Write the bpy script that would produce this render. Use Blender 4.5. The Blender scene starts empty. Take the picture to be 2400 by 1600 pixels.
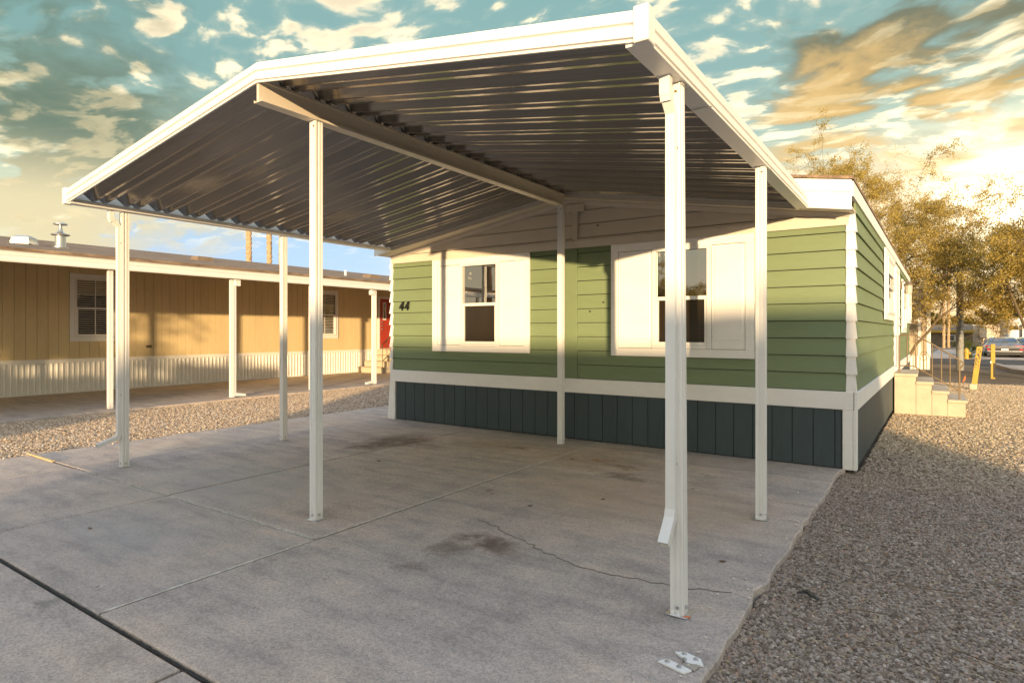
import bpy, bmesh, math, random
import numpy as np
from mathutils import Vector, Matrix
R_ = math.radians
S = bpy.context.scene
COL = S.collection

# ---------------------------------------------------------------- camera
cam_d = bpy.data.cameras.new("camera")
cam = bpy.data.objects.new("camera", cam_d)
COL.objects.link(cam)
cam.location = (0, 0, 1.4)
cam.rotation_euler = (R_(90), 0, R_(34.15))
cam_d.sensor_fit = 'HORIZONTAL'
cam_d.sensor_width = 36.0
cam_d.lens = 1430.0 / 2400.0 * 36.0
cam_d.shift_y = -(800 - 776) / 2400.0
cam_d.clip_start = 0.05
cam_d.clip_end = 3000
S.camera = cam

# ---------------------------------------------------------------- light
SUN_EL = math.atan2(0.0876, math.hypot(0.55, 1.0))
sun_vec = Vector((0.55, -1.0, 0.0876)).normalized()          # towards the sun
sl = bpy.data.lights.new("sun", 'SUN')
sl.energy = 5.0
sl.angle = R_(0.6)
sl.color = (1.0, 0.705, 0.375)
sun = bpy.data.objects.new("sun", sl)
COL.objects.link(sun)
sun.location = (20, -40, 30)
sun.rotation_euler = sun_vec.to_track_quat('Z', 'Y').to_euler()

S.view_settings.view_transform = 'Standard'
S.view_settings.look = 'None'
S.view_settings.gamma = 1.0
S.view_settings.exposure = 0.66
S.view_settings.use_curve_mapping = False
S.cycles.max_bounces = 8
S.cycles.diffuse_bounces = 4
S.cycles.glossy_bounces = 4
S.cycles.caustics_reflective = False
S.cycles.caustics_refractive = False
S.cycles.sample_clamp_indirect = 6.0
S.cycles.use_denoising = True

# ---------------------------------------------------------------- sky
world = bpy.data.worlds.new("World")
S.world = world
world.use_nodes = True
wt = world.node_tree
wt.nodes.clear()

class NT:
    """small helper that chains shader nodes"""
    def __init__(self, tree):
        self.t = tree
    def n(self, kind, **kw):
        nd = self.t.nodes.new(kind)
        for k, v in kw.items():
            setattr(nd, k, v)
        return nd
    def put(self, sock, v):
        if hasattr(v, 'is_output'):
            self.t.links.new(v, sock)
        elif v is not None:
            try:
                sock.default_value = v
            except Exception:
                sock.default_value = (*v, 1.0)
    def m(self, op, a, b=None, c=None, clamp=False):
        nd = self.n('ShaderNodeMath', operation=op, use_clamp=clamp)
        for i, v in enumerate((a, b, c)):
            if v is not None:
                self.put(nd.inputs[i], v)
        return nd.outputs[0]
    def vm(self, op, a, b=None, out=0):
        nd = self.n('ShaderNodeVectorMath', operation=op)
        self.put(nd.inputs[0], a)
        if b is not None:
            if op == 'SCALE':
                self.put(nd.inputs['Scale'], b)
            else:
                self.put(nd.inputs[1], b)
        return nd.outputs['Value'] if op in ('DOT_PRODUCT', 'LENGTH', 'DISTANCE') else nd.outputs['Vector']
    def step(self, v, lo, hi, a=0.0, b=1.0):
        nd = self.n('ShaderNodeMapRange', interpolation_type='SMOOTHSTEP')
        self.put(nd.inputs[0], v)
        for i, x in enumerate((lo, hi, a, b)):
            self.put(nd.inputs[i + 1], x)
        return nd.outputs[0]
    def mix(self, fac, a, b, blend='MIX'):
        nd = self.n('ShaderNodeMix', data_type='RGBA', blend_type=blend)
        self.put(nd.inputs[0], fac)
        for i, v in ((6, a), (7, b)):
            if hasattr(v, 'is_output'):
                self.put(nd.inputs[i], v)
            else:
                nd.inputs[i].default_value = (*v, 1.0)
        return nd.outputs[2]
    def noise(self, vec, scale, detail=6.0, rough=0.55, dist=0.0, dims='3D'):
        nd = self.n('ShaderNodeTexNoise', noise_dimensions=dims)
        if vec is not None:
            self.put(nd.inputs['Vector'], vec)
        nd.inputs['Scale'].default_value = scale
        nd.inputs['Detail'].default_value = detail
        nd.inputs['Roughness'].default_value = rough
        nd.inputs['Distortion'].default_value = dist
        return nd
    def ramp(self, fac, stops):
        nd = self.n('ShaderNodeValToRGB')
        self.put(nd.inputs[0], fac)
        e = nd.color_ramp.elements
        while len(e) > 1:
            e.remove(e[-1])
        e[0].position = stops[0][0]
        e[0].color = (*stops[0][1], 1)
        for p, c in stops[1:]:
            k = e.new(p)
            k.color = (*c, 1)
        return nd.outputs[0]

def make_sky():
    q = NT(wt)
    tc = q.n('ShaderNodeTexCoord')
    d = q.vm('NORMALIZE', tc.outputs['Generated'])
    sep = q.n('ShaderNodeSeparateXYZ')
    q.put(sep.inputs[0], d)
    dx, dy, dz = sep.outputs
    up = q.m('MAXIMUM', dz, 0.0)
    # physical evening sky, bright around the sun behind the camera
    nis = q.n('ShaderNodeTexSky', sky_type='NISHITA')
    nis.sun_disc = False
    nis.sun_elevation = SUN_EL
    nis.sun_rotation = math.atan2(sun_vec.x, sun_vec.y)
    nis.air_density = 1.0
    nis.dust_density = 1.5
    nis.ozone_density = 1.2
    # directions warped by noise, so that no bank of cloud has a drawn outline
    wz = q.noise(q.vm('MULTIPLY', d, (5.0, 5.0, 11.0)), 1.0, 5, 0.6)
    dw = q.vm('NORMALIZE', q.vm('ADD', d, q.vm('SCALE', q.vm('SUBTRACT', wz.outputs['Color'], (0.5, 0.5, 0.5)), 0.30)))
    def lobe(v, lo, hi, dd=None):
        v = Vector(v).normalized()
        dt = q.vm('DOT_PRODUCT', dd or dw, tuple(v))
        return q.step(dt, math.cos(R_(lo)), math.cos(R_(hi)))
    base = q.ramp(up, [(0.0, (0.55, 0.48, 0.33)), (0.08, (0.54, 0.44, 0.26)), (0.17, (0.42, 0.42, 0.24)),
                       (0.25, (0.17, 0.26, 0.155)), (0.36, (0.035, 0.165, 0.13)), (0.48, (0.045, 0.19, 0.165)), (0.60, (0.12, 0.32, 0.48)), (0.75, (0.16, 0.38, 0.74)), (1.0, (0.16, 0.38, 0.80))])  # zenith out of view tinted bluer to cool the ambient fill
    # clear pale blue low in the sky beside the golden banks
    blue = q.ramp(up, [(0.0, (0.42, 0.50, 0.66)), (0.05, (0.28, 0.40, 0.62)), (0.10, (0.13, 0.29, 0.56)), (0.2, (0.10, 0.24, 0.36))])
    side = q.m('ADD', q.vm('DOT_PRODUCT', d, (0.546, 0.838, 0.0)), q.m('MULTIPLY', q.m('SUBTRACT', wz.outputs['Fac'], 0.5), 0.10))
    bm_k = q.m('MULTIPLY', q.m('MULTIPLY', q.step(side, -0.235, -0.165), q.step(side, 0.30, 0.16)), q.m('MULTIPLY', q.step(up, 0.24, 0.15), q.step(dx, 0.1, -0.2)))
    base = q.mix(bm_k, base, blue)
    # golden side
    gold_v = q.m('MULTIPLY', q.step(q.vm('DOT_PRODUCT', dw, (0.06, 0.985, 0.16)), math.cos(R_(26)), math.cos(R_(4))), q.step(up, 0.30, 0.17))
    base = q.mix(q.m('MULTIPLY', gold_v, 0.9), base, (0.60, 0.34, 0.085))
    # cloud layer on a plane overhead
    den = q.m('ADD', up, 0.16)
    pl = q.n('ShaderNodeCombineXYZ')
    q.put(pl.inputs[0], q.m('DIVIDE', dx, den))
    q.put(pl.inputs[1], q.m('DIVIDE', dy, den))
    warp = q.noise(pl.outputs[0], 1.3, 3, 0.5)
    wv = q.vm('SCALE', q.vm('SUBTRACT', warp.outputs['Color'], (0.5, 0.5, 0.5)), 0.45)
    pv = q.vm('ADD', pl.outputs[0], wv)
    mp = q.n('ShaderNodeMapping')
    q.put(mp.inputs[0], pv)
    mp.inputs['Location'].default_value = (3.1, 1.7, 0)
    mp.inputs['Rotation'].default_value = (0, 0, R_(-35))
    mp.inputs['Scale'].default_value = (1.0, 1.5, 1.0)
    c1 = q.noise(mp.outputs[0], 8.5, 7, 0.50, 0.0)
    c2 = q.noise(mp.outputs[0], 1.9, 2, 0.5)
    cover = q.m('ADD', c1.outputs['Fac'], q.m('MULTIPLY', q.m('SUBTRACT', c2.outputs['Fac'], 0.5), 0.42))
    cover = q.m('ADD', cover, q.m('MULTIPLY', lobe((-0.02, 0.955, 0.30), 28, 8), 0.035))
    cover = q.m('ADD', cover, q.step(up, 0.50, 0.72, 0.0, 0.10))  # extra unseen cloud overhead, added to brighten the ambient fill
    cover = q.m('ADD', cover, q.m('MULTIPLY', lobe((-0.84, 0.46, 0.28), 16, 5), 0.03))
    fade_low = q.step(up, 0.10, 0.19)
    mask = q.m('MULTIPLY', q.step(cover, 0.520, 0.655), fade_low)
    mask = q.m('MAXIMUM', mask, q.m('MULTIPLY', q.m('MULTIPLY', q.step(cover, 0.45, 0.60), fade_low), 0.12))
    thick = q.step(cover, 0.54, 0.70)
    shade = q.noise(mp.outputs[0], 7.0, 4, 0.5)
    ccol = q.mix(q.m('MULTIPLY', thick, q.step(shade.outputs['Fac'], 0.62, 0.35)), (0.95, 0.76, 0.42), (0.60, 0.46, 0.24))
    ccol = q.mix(q.step(up, 0.46, 0.70), ccol, (1.0, 0.97, 0.97))  # unseen overhead cloud whitened to neutralise the ambient light
    # heavier grey-gold banks
    n3 = q.noise(mp.outputs[0], 3.2, 6, 0.52, 0.2)
    def bank(v, lo, hi, th):
        return q.m('MULTIPLY', lobe(v, lo, hi), q.step(n3.outputs['Fac'], th - 0.05, th + 0.07))
    grey = q.m('MAXIMUM', bank((-0.935, 0.30, 0.235), 14, 5, 0.40), q.m('MAXIMUM', bank((-0.06, 0.925, 0.372), 8, 3, 0.49), bank((0.060, 0.937, 0.345), 9, 3, 0.47)))
    gcol = q.mix(q.step(up, 0.28, 0.37), (0.42, 0.27, 0.08), (0.12, 0.13, 0.085))
    gcol = q.mix(q.step(dx, -0.5, -0.9), gcol, q.mix(q.step(up, 0.16, 0.27), (0.70, 0.60, 0.36), (0.12, 0.17, 0.12)))
    amber = q.m('MAXIMUM', bank((-0.12, 0.948, 0.285), 8, 3, 0.54), q.m('MAXIMUM', bank((-0.01, 0.962, 0.262), 9, 3, 0.54), bank((0.11, 0.967, 0.235), 8, 3, 0.52)))
    col = q.mix(q.m('MULTIPLY', grey, 0.92), base, gcol)
    col = q.mix(q.m('MULTIPLY', amber, 0.85), col, (0.66, 0.43, 0.15))
    col = q.mix(q.m('MULTIPLY', mask, q.m('SUBTRACT', 1.0, q.m('MULTIPLY', grey, 0.6))), col, ccol)
    # break in the clouds, blown out
    gl = q.noise(mp.outputs[0], 2.4, 5, 0.55)
    gd = q.vm('DOT_PRODUCT', q.vm('NORMALIZE', q.vm('ADD', q.vm('SCALE', d, 0.6), q.vm('SCALE', dw, 0.4))), tuple(Vector((0.072, 0.981, 0.148)).normalized()))
    glow = q.m('MULTIPLY', q.m('POWER', q.m('MAXIMUM', gd, 0.0), 210.0), q.step(gl.outputs['Fac'], 0.34, 0.62, 0.12, 1.0))
    halo = q.m('POWER', q.m('MAXIMUM', gd, 0.0), 26.0)
    gcol2 = q.vm('ADD', q.vm('SCALE', (1.5, 1.35, 1.0), glow), q.vm('SCALE', (0.10, 0.065, 0.02), halo))
    col = q.vm('ADD', col, gcol2)
    # below the horizon
    col = q.mix(q.step(dz, 0.0, -0.05), col, (0.30, 0.26, 0.22))
    bg1 = q.n('ShaderNodeBackground')
    q.put(bg1.inputs[0], col)
    bg1.inputs[1].default_value = 0.78
    bg2 = q.n('ShaderNodeBackground')
    hs = q.n('ShaderNodeHueSaturation')
    hs.inputs['Saturation'].default_value = 0.40
    q.put(hs.inputs['Color'], nis.outputs[0])
    veil = q.m('SUBTRACT', 1.0, q.m('MAXIMUM', q.m('MULTIPLY', grey, 0.85), q.m('MULTIPLY', amber, 0.7)))
    q.put(bg2.inputs[0], q.vm('SCALE', hs.outputs[0], veil))
    bg2.inputs[1].default_value = 0.094
    add = q.n('ShaderNodeAddShader')
    wt.links.new(bg1.outputs[0], add.inputs[0])
    wt.links.new(bg2.outputs[0], add.inputs[1])
    out = q.n('ShaderNodeOutputWorld')
    wt.links.new(add.outputs[0], out.inputs[0])
make_sky()

# ---------------------------------------------------------------- materials
MATS = {}
def new_mat(name):
    m = bpy.data.materials.new(name)
    m.use_nodes = True
    m.node_tree.nodes.clear()
    q = NT(m.node_tree)
    b = q.n('ShaderNodeBsdfPrincipled')
    o = q.n('ShaderNodeOutputMaterial')
    m.node_tree.links.new(b.outputs[0], o.inputs[0])
    MATS[name] = m
    return m, q, b
def pm(name, col, rough=0.5, metal=0.0, var=0.08, vscale=6.0, bump=0.0, bscale=60.0, stretch=(1, 1, 1), spec=0.5, coat=0.0, trans=0.0, rvar=0.08):
    m, q, b = new_mat(name)
    g = q.n('ShaderNodeNewGeometry')
    mp = q.n('ShaderNodeMapping')
    q.put(mp.inputs[0], g.outputs['Position'])
    mp.inputs['Scale'].default_value = stretch
    n1 = q.noise(mp.outputs[0], vscale, 5, 0.6)
    n2 = q.noise(mp.outputs[0], vscale * 9, 4, 0.6)
    f = q.m('ADD', q.m('MULTIPLY', n1.outputs['Fac'], 0.65), q.m('MULTIPLY', n2.outputs['Fac'], 0.35))
    lo = tuple(c * (1 - 2.2 * var) for c in col)
    hi = tuple(min(1, c * (1 + 1.6 * var)) for c in col)
    q.put(b.inputs['Base Color'], q.ramp(f, [(0.25, lo), (0.5, col), (0.75, hi)]))
    q.put(b.inputs['Roughness'], q.m('ADD', rough - rvar / 2, q.m('MULTIPLY', n1.outputs['Fac'], rvar), clamp=True))
    b.inputs['Metallic'].default_value = metal
    b.inputs['Specular IOR Level'].default_value = spec
    b.inputs['Coat Weight'].default_value = coat
    b.inputs['Coat Roughness'].default_value = 0.05
    if bump > 0:
        nb = q.noise(mp.outputs[0], bscale, 4, 0.6)
        bp = q.n('ShaderNodeBump')
        bp.inputs['Strength'].default_value = bump
        bp.inputs['Distance'].default_value = 0.01
        q.put(bp.inputs['Height'], nb.outputs['Fac'])
        q.put(b.inputs['Normal'], bp.outputs[0])
    return m

pm('white_metal', (0.77, 0.755, 0.735), 0.38, var=0.03, vscale=3, bump=0.03, bscale=25)
pm('white_paint', (0.82, 0.80, 0.775), 0.55, var=0.04, vscale=5, bump=0.12, bscale=90, stretch=(0.4, 1, 1))
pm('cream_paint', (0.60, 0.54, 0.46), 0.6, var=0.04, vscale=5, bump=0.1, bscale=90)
pm('green_siding', (0.172, 0.228, 0.122), 0.62, var=0.06, vscale=4, bump=0.22, bscale=70, stretch=(0.25, 0.25, 1.5))
pm('green_trim', (0.168, 0.22, 0.118), 0.62, var=0.05, vscale=4, bump=0.15, bscale=70)
pm('slate_skirt', (0.044, 0.064, 0.072), 0.6, var=0.12, vscale=3, bump=0.2, bscale=60, stretch=(1, 1, 0.2))
pm('tan_siding', (0.70, 0.555, 0.32), 0.7, var=0.06, vscale=3, bump=0.2, bscale=60, stretch=(1, 1, 0.2))
pm('white_skirt', (0.84, 0.82, 0.79), 0.45, var=0.03, vscale=3)
pm('beam_tan', (0.64, 0.57, 0.47), 0.42, var=0.05, vscale=2, bump=0.03, bscale=20)
pm('galvanised', (0.55, 0.56, 0.57), 0.38, 0.85, var=0.12, vscale=18)
pm('dark_metal', (0.03, 0.03, 0.032), 0.4, 0.3, var=0.1)
pm('black_plastic', (0.012, 0.012, 0.013), 0.4, var=0.1)
pm('red_door', (0.42, 0.045, 0.025), 0.4, var=0.05, vscale=3)
pm('iron_rail', (0.20, 0.145, 0.085), 0.55, 0.3, var=0.2, vscale=20)
pm('stair_concrete', (0.50, 0.43, 0.33), 0.85, var=0.1, vscale=5, bump=0.3, bscale=80)
pm('yellow_paint_and_sun', (0.45, 0.28, 0.03), 0.5, var=0.12, vscale=14)  # marker and hydrant paint, also stands for sun on the far wall top
pm('orange_paint', (0.75, 0.13, 0.01), 0.5, var=0.08)
pm('bark', (0.14, 0.105, 0.06), 0.85, var=0.25, vscale=14, bump=0.5, bscale=50, stretch=(1, 1, 0.3))
pm('palm_bark', (0.42, 0.29, 0.17), 0.9, var=0.25, vscale=8, bump=0.6, bscale=25)
pm('wood_pole', (0.17, 0.11, 0.07), 0.85, var=0.2, vscale=6, bump=0.4, bscale=40, stretch=(1, 1, 0.15))
pm('grey_pole', (0.24, 0.25, 0.25), 0.6, 0.2, var=0.1)
pm('car_silver', (0.20, 0.21, 0.23), 0.28, 0.6, var=0.02, coat=0.6)
pm('car_dark', (0.03, 0.032, 0.04), 0.25, 0.2, var=0.02, coat=0.8)
pm('rubber', (0.02, 0.02, 0.02), 0.8, var=0.1)
pm('tail_red', (0.35, 0.01, 0.01), 0.2, var=0.02, coat=0.8)
pm('plate_white', (0.75, 0.75, 0.72), 0.4, var=0.02)
pm('rv_beige', (0.66, 0.55, 0.42), 0.5, var=0.05, vscale=1)
pm('rv_white', (0.66, 0.66, 0.66), 0.4, var=0.05, vscale=1)
pm('beige_wall', (0.48, 0.39, 0.28), 0.75, var=0.08, vscale=2)
pm('brown_wall', (0.20, 0.15, 0.10), 0.8, var=0.15, vscale=2)
pm('blind', (0.62, 0.58, 0.50), 0.6, var=0.02)
pm('brown_roof', (0.20, 0.145, 0.10), 0.9, var=0.2, vscale=3)
pm('asphalt', (0.055, 0.054, 0.054), 0.9, var=0.2, vscale=1.5, bump=0.4, bscale=120)
pm('sealant', (0.62, 0.58, 0.52), 0.85, var=0.2, vscale=20)
pm('joint_dark', (0.035, 0.032, 0.03), 0.95, var=0.2, vscale=20)
pm('crack_brown', (0.17, 0.135, 0.11), 0.95, var=0.2, vscale=20)
pm('stick_wood', (0.55, 0.42, 0.25), 0.8, var=0.15, vscale=20)
pm('litter_leaf', (0.12, 0.06, 0.025), 0.8, var=0.3, vscale=30)

# glass: opaque pane, the dim room behind it painted into its dark colour
m, q, b = new_mat('glass')
g = q.n('ShaderNodeNewGeometry')
n = q.noise(g.outputs['Position'], 1.6, 2, 0.5)
bp_ = q.n('ShaderNodeBump')
bp_.inputs['Strength'].default_value = 0.05
bp_.inputs['Distance'].default_value = 0.02
q.put(bp_.inputs['Height'], n.outputs['Fac'])
q.put(b.inputs['Normal'], bp_.outputs[0])
b.inputs['Base Color'].default_value = (0.016, 0.013, 0.010, 1)
b.inputs['Roughness'].default_value = 0.015
b.inputs['IOR'].default_value = 2.3
b.inputs['Specular IOR Level'].default_value = 0.9
m, q, b = new_mat('screen_glass')
b.inputs['Base Color'].default_value = (0.022, 0.016, 0.010, 1)
b.inputs['Roughness'].default_value = 0.12
b.inputs['IOR'].default_value = 1.45
m, q, b = new_mat('lamp_glass')
b.inputs['Base Color'].default_value = (0.8, 0.76, 0.66, 1)
b.inputs['Roughness'].default_value = 0.15
b.inputs['Transmission Weight'].default_value = 0.5

# coated steel roof pans, glossy underside
m, q, b = new_mat('roof_pan')
g = q.n('ShaderNodeNewGeometry')
mp = q.n('ShaderNodeMapping')
q.put(mp.inputs[0], g.outputs['Position'])
mp.inputs['Scale'].default_value = (0.9, 5.0, 5.0)
n1 = q.noise(mp.outputs[0], 2.2, 3, 0.5)
mp2 = q.n('ShaderNodeMapping')
q.put(mp2.inputs[0], g.outputs['Position'])
mp2.inputs['Scale'].default_value = (0.15, 60, 1)
n2 = q.noise(mp2.outputs[0], 3.0, 3, 0.6)
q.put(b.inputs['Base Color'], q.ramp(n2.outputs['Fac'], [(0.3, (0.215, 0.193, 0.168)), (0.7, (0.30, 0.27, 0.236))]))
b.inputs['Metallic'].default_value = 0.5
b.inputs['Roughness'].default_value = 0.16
bp_ = q.n('ShaderNodeBump')
bp_.inputs['Strength'].default_value = 0.25
bp_.inputs['Distance'].default_value = 0.02
q.put(bp_.inputs['Height'], n1.outputs['Fac'])
q.put(b.inputs['Normal'], bp_.outputs[0])

# shingles
m, q, b = new_mat('shingles')
g = q.n('ShaderNodeNewGeometry')
mp = q.n('ShaderNodeMapping')
q.put(mp.inputs[0], g.outputs['Position'])
mp.inputs['Scale'].default_value = (5.0, 0.9, 5.0)
n1 = q.noise(mp.outputs[0], 2.0, 6, 0.65)
n2 = q.noise(g.outputs['Position'], 60, 3, 0.6)
f = q.m('ADD', q.m('MULTIPLY', n1.outputs['Fac'], 0.75), q.m('MULTIPLY', n2.outputs['Fac'], 0.25))
q.put(b.inputs['Base Color'], q.ramp(f, [(0.35, (0.09, 0.062, 0.045)), (0.52, (0.24, 0.165, 0.11)), (0.68, (0.44, 0.32, 0.22))]))
b.inputs['Roughness'].default_value = 0.95
bp_ = q.n('ShaderNodeBump')
bp_.inputs['Strength'].default_value = 0.8
bp_.inputs['Distance'].default_value = 0.03
q.put(bp_.inputs['Height'], f)
q.put(b.inputs['Normal'], bp_.outputs[0])

# driveway concrete with its stains
def concrete(name, tint, stains=True):
    m, q, b = new_mat(name)
    g = q.n('ShaderNodeNewGeometry')
    P = g.outputs['Position']
    big = q.noise(P, 0.55, 5, 0.55)
    mid = q.noise(P, 3.2, 6, 0.62, 0.4)
    fine = q.noise(P, 140, 3, 0.7)
    speck = q.n('ShaderNodeTexVoronoi')
    q.put(speck.inputs['Vector'], P)
    speck.inputs['Scale'].default_value = 95
    mps = q.n('ShaderNodeMapping')
    q.put(mps.inputs[0], P)
    mps.inputs['Scale'].default_value = (0.7, 3.0, 1.0)
    streak = q.noise(mps.outputs[0], 2.0, 6, 0.65)
    c = q.ramp(big.outputs['Fac'], [(0.3, tuple(t * k for t, k in zip(tint, (0.84, 0.86, 0.90)))), (0.5, tint), (0.7, tuple(t * k for t, k in zip(tint, (1.12, 1.05, 0.96))))])
    c = q.mix(0.38, c, q.ramp(mid.outputs['Fac'], [(0.28, (0.27, 0.27, 0.28)), (0.5, (0.5, 0.5, 0.5)), (0.72, (0.66, 0.65, 0.63))]), 'OVERLAY')
    c = q.mix(0.6, c, q.ramp(streak.outputs['Fac'], [(0.33, (0.33, 0.34, 0.36)), (0.5, (0.5, 0.5, 0.5)), (0.68, (0.63, 0.60, 0.57))]), 'OVERLAY')
    c = q.mix(0.45, c, q.ramp(fine.outputs['Fac'], [(0.3, (0.22, 0.22, 0.22)), (0.5, (0.5, 0.5, 0.5)), (0.72, (0.78, 0.78, 0.78))]), 'OVERLAY')
    sc = q.n('ShaderNodeSeparateColor')
    q.put(sc.inputs[0], speck.outputs['Color'])
    c = q.mix(0.40, c, q.ramp(sc.outputs[0], [(0.0, (0.3, 0.29, 0.3)), (0.5, (0.5, 0.5, 0.5)), (1.0, (0.7, 0.68, 0.66))]), 'OVERLAY')
    if stains:
        wn = q.noise(P, 3.5, 4, 0.6)
        wn2 = q.noise(P, 11.0, 4, 0.6)
        W = q.vm('ADD', q.vm('ADD', P, q.vm('SCALE', q.vm('SUBTRACT', wn.outputs['Color'], (0.5, 0.5, 0.5)), 0.55)),
                 q.vm('SCALE', q.vm('SUBTRACT', wn2.outputs['Color'], (0.5, 0.5, 0.5)), 0.22))
        brk = q.noise(P, 7.0, 6, 0.65)
        def spot(x, y, rx, ry, col, amt, soft=0.55):
            nonlocal c
            v = q.vm('MULTIPLY', q.vm('SUBTRACT', W, (x, y, 0)), (1 / rx, 1 / ry, 0))
            mk = q.m('MULTIPLY', q.step(q.vm('LENGTH', v), 1.05, soft * 0.45), q.step(brk.outputs['Fac'], 0.30, 0.58, 0.45, 1.0))
            c = q.mix(q.m('MULTIPLY', mk, amt), c, col)
        spot(-5.2, 3.2, 1.7, 1.3, (0.40, 0.39, 0.385), 0.6, 0.1)
        spot(-4.6, 2.0, 1.2, 0.5, (0.42, 0.41, 0.405), 0.5, 0.1)
        brown = (0.105, 0.070, 0.052)
        tan = (0.36, 0.27, 0.18)
        spot(-3.0, 6.0, 1.1, 0.55, tan, 0.55, 0.2)
        spot(-1.9, 4.8, 1.5, 1.1, (0.46, 0.345, 0.26), 0.7, 0.1)
        spot(-4.4, 6.1, 0.9, 0.35, (0.34, 0.26, 0.18), 0.6, 0.2)
        spot(-5.55, 5.70, 0.56, 0.58, brown, 0.80)
        spot(-5.62, 5.2, 0.38, 0.34, brown, 0.75)
        spot(-5.0, 5.55, 0.35, 0.20, brown, 0.45)
        spot(-2.40, 3.22, 0.34, 0.26, brown, 0.85)
        spot(-2.55, 2.98, 0.20, 0.14, brown, 0.52)
        spot(-2.53, 2.66, 0.20, 0.12, brown, 0.40)
        spot(-2.97, 6.02, 0.20, 0.10, (0.30, 0.12, 0.04), 0.75)
        spot(-2.55, 5.85, 0.35, 0.14, brown, 0.5)
        spot(-2.35, 5.45, 0.42, 0.12, brown, 0.55)
        spot(-4.05, 6.1, 0.30, 0.05, brown, 0.5)
        spot(-3.81, 1.23, 0.14, 0.07, (0.16, 0.17, 0.13), 0.6)
        spot(-3.1, 4.3, 0.10, 0.05, brown, 0.5)
        spot(-1.75, 5.95, 0.10, 0.05, brown, 0.5)
        # small scattered drips
        dr = q.n('ShaderNodeTexVoronoi')
        q.put(dr.inputs['Vector'], W)
        dr.inputs['Scale'].default_value = 2.6
        c = q.mix(q.m('MULTIPLY', q.step(dr.outputs['Distance'], 0.075, 0.03), 0.5), c, brown)
    q.put(b.inputs['Base Color'], c)
    b.inputs['Roughness'].default_value = 0.88
    b.inputs['Specular IOR Level'].default_value = 0.3
    hgt = q.m('ADD', q.m('MULTIPLY', fine.outputs['Fac'], 0.6), q.m('MULTIPLY', sc.outputs[0], 0.4))
    bp = q.n('ShaderNodeBump')
    bp.inputs['Strength'].default_value = 0.5
    bp.inputs['Distance'].default_value = 0.006
    q.put(bp.inputs['Height'], hgt)
    q.put(b.inputs['Normal'], bp.outputs[0])
    return m
concrete('concrete', (0.46, 0.395, 0.355))
concrete('concrete_strip', (0.54, 0.455, 0.385), False)
concrete('concrete_far', (0.50, 0.43, 0.37), False)

# gravel
def gravel_mats(tag, stops, basecol):
    m, q, b = new_mat('pebble_' + tag)
    oi = q.n('ShaderNodeObjectInfo')
    g = q.n('ShaderNodeNewGeometry')
    nz = q.noise(g.outputs['Position'], 130, 3, 0.6)
    c = q.ramp(oi.outputs['Random'], stops)
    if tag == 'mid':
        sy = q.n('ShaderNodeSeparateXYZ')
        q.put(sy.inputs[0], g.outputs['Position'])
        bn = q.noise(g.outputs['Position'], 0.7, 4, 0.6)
        sun_fac = q.step(q.m('ADD', sy.outputs[1], q.m('MULTIPLY', bn.outputs['Fac'], 3.0)), 7.0, 12.5)
        c = q.mix(sun_fac, q.ramp(oi.outputs['Random'], GREY), c)  # sunlight on the far part put into the stone colour as gold
    c = q.mix(0.5, c, q.ramp(nz.outputs['Fac'], [(0.3, (0.3, 0.3, 0.3)), (0.7, (0.68, 0.67, 0.65))]), 'OVERLAY')
    q.put(b.inputs['Base Color'], c)
    b.inputs['Roughness'].default_value = 0.9
    b.inputs['Specular IOR Level'].default_value = 0.25
    m, q, b = new_mat('gravel_bed_' + tag)
    g = q.n('ShaderNodeNewGeometry')
    v = q.n('ShaderNodeTexVoronoi')
    q.put(v.inputs['Vector'], g.outputs['Position'])
    v.inputs['Scale'].default_value = 42
    s = q.n('ShaderNodeSeparateColor')
    q.put(s.inputs[0], v.outputs['Color'])
    q.put(b.inputs['Base Color'], q.mix(0.6, basecol, q.ramp(s.outputs[0], stops)))
    b.inputs['Roughness'].default_value = 0.95
    bp = q.n('ShaderNodeBump')
    bp.inputs['Strength'].default_value = 1.0
    bp.inputs['Distance'].default_value = 0.012
    q.put(bp.inputs['Height'], q.m('SUBTRACT', 1.0, v.outputs['Distance']))
    q.put(b.inputs['Normal'], bp.outputs[0])
gravel_mats('grey', [(0.0, (0.15, 0.115, 0.09)), (0.3, (0.27, 0.22, 0.18)), (0.6, (0.37, 0.31, 0.26)), (0.88, (0.48, 0.42, 0.365)), (0.95, (0.40, 0.26, 0.19)), (1.0, (0.66, 0.60, 0.53))], (0.11, 0.088, 0.07))
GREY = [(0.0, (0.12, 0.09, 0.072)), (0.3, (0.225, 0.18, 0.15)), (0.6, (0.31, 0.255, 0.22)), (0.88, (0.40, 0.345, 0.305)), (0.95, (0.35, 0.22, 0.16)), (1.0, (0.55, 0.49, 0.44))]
gravel_mats('mid', [(0.0, (0.20, 0.14, 0.085)), (0.3, (0.40, 0.305, 0.19)), (0.6, (0.54, 0.42, 0.28)), (0.88, (0.66, 0.53, 0.37)), (1.0, (0.78, 0.66, 0.5))], (0.14, 0.11, 0.08))  # tan stones brightened to gold to stand in for sun on them
gravel_mats('tan', [(0.0, (0.22, 0.15, 0.10)), (0.3, (0.40, 0.30, 0.21)), (0.6, (0.52, 0.41, 0.30)), (0.85, (0.62, 0.51, 0.39)), (1.0, (0.72, 0.63, 0.52))], (0.16, 0.12, 0.085))
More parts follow.
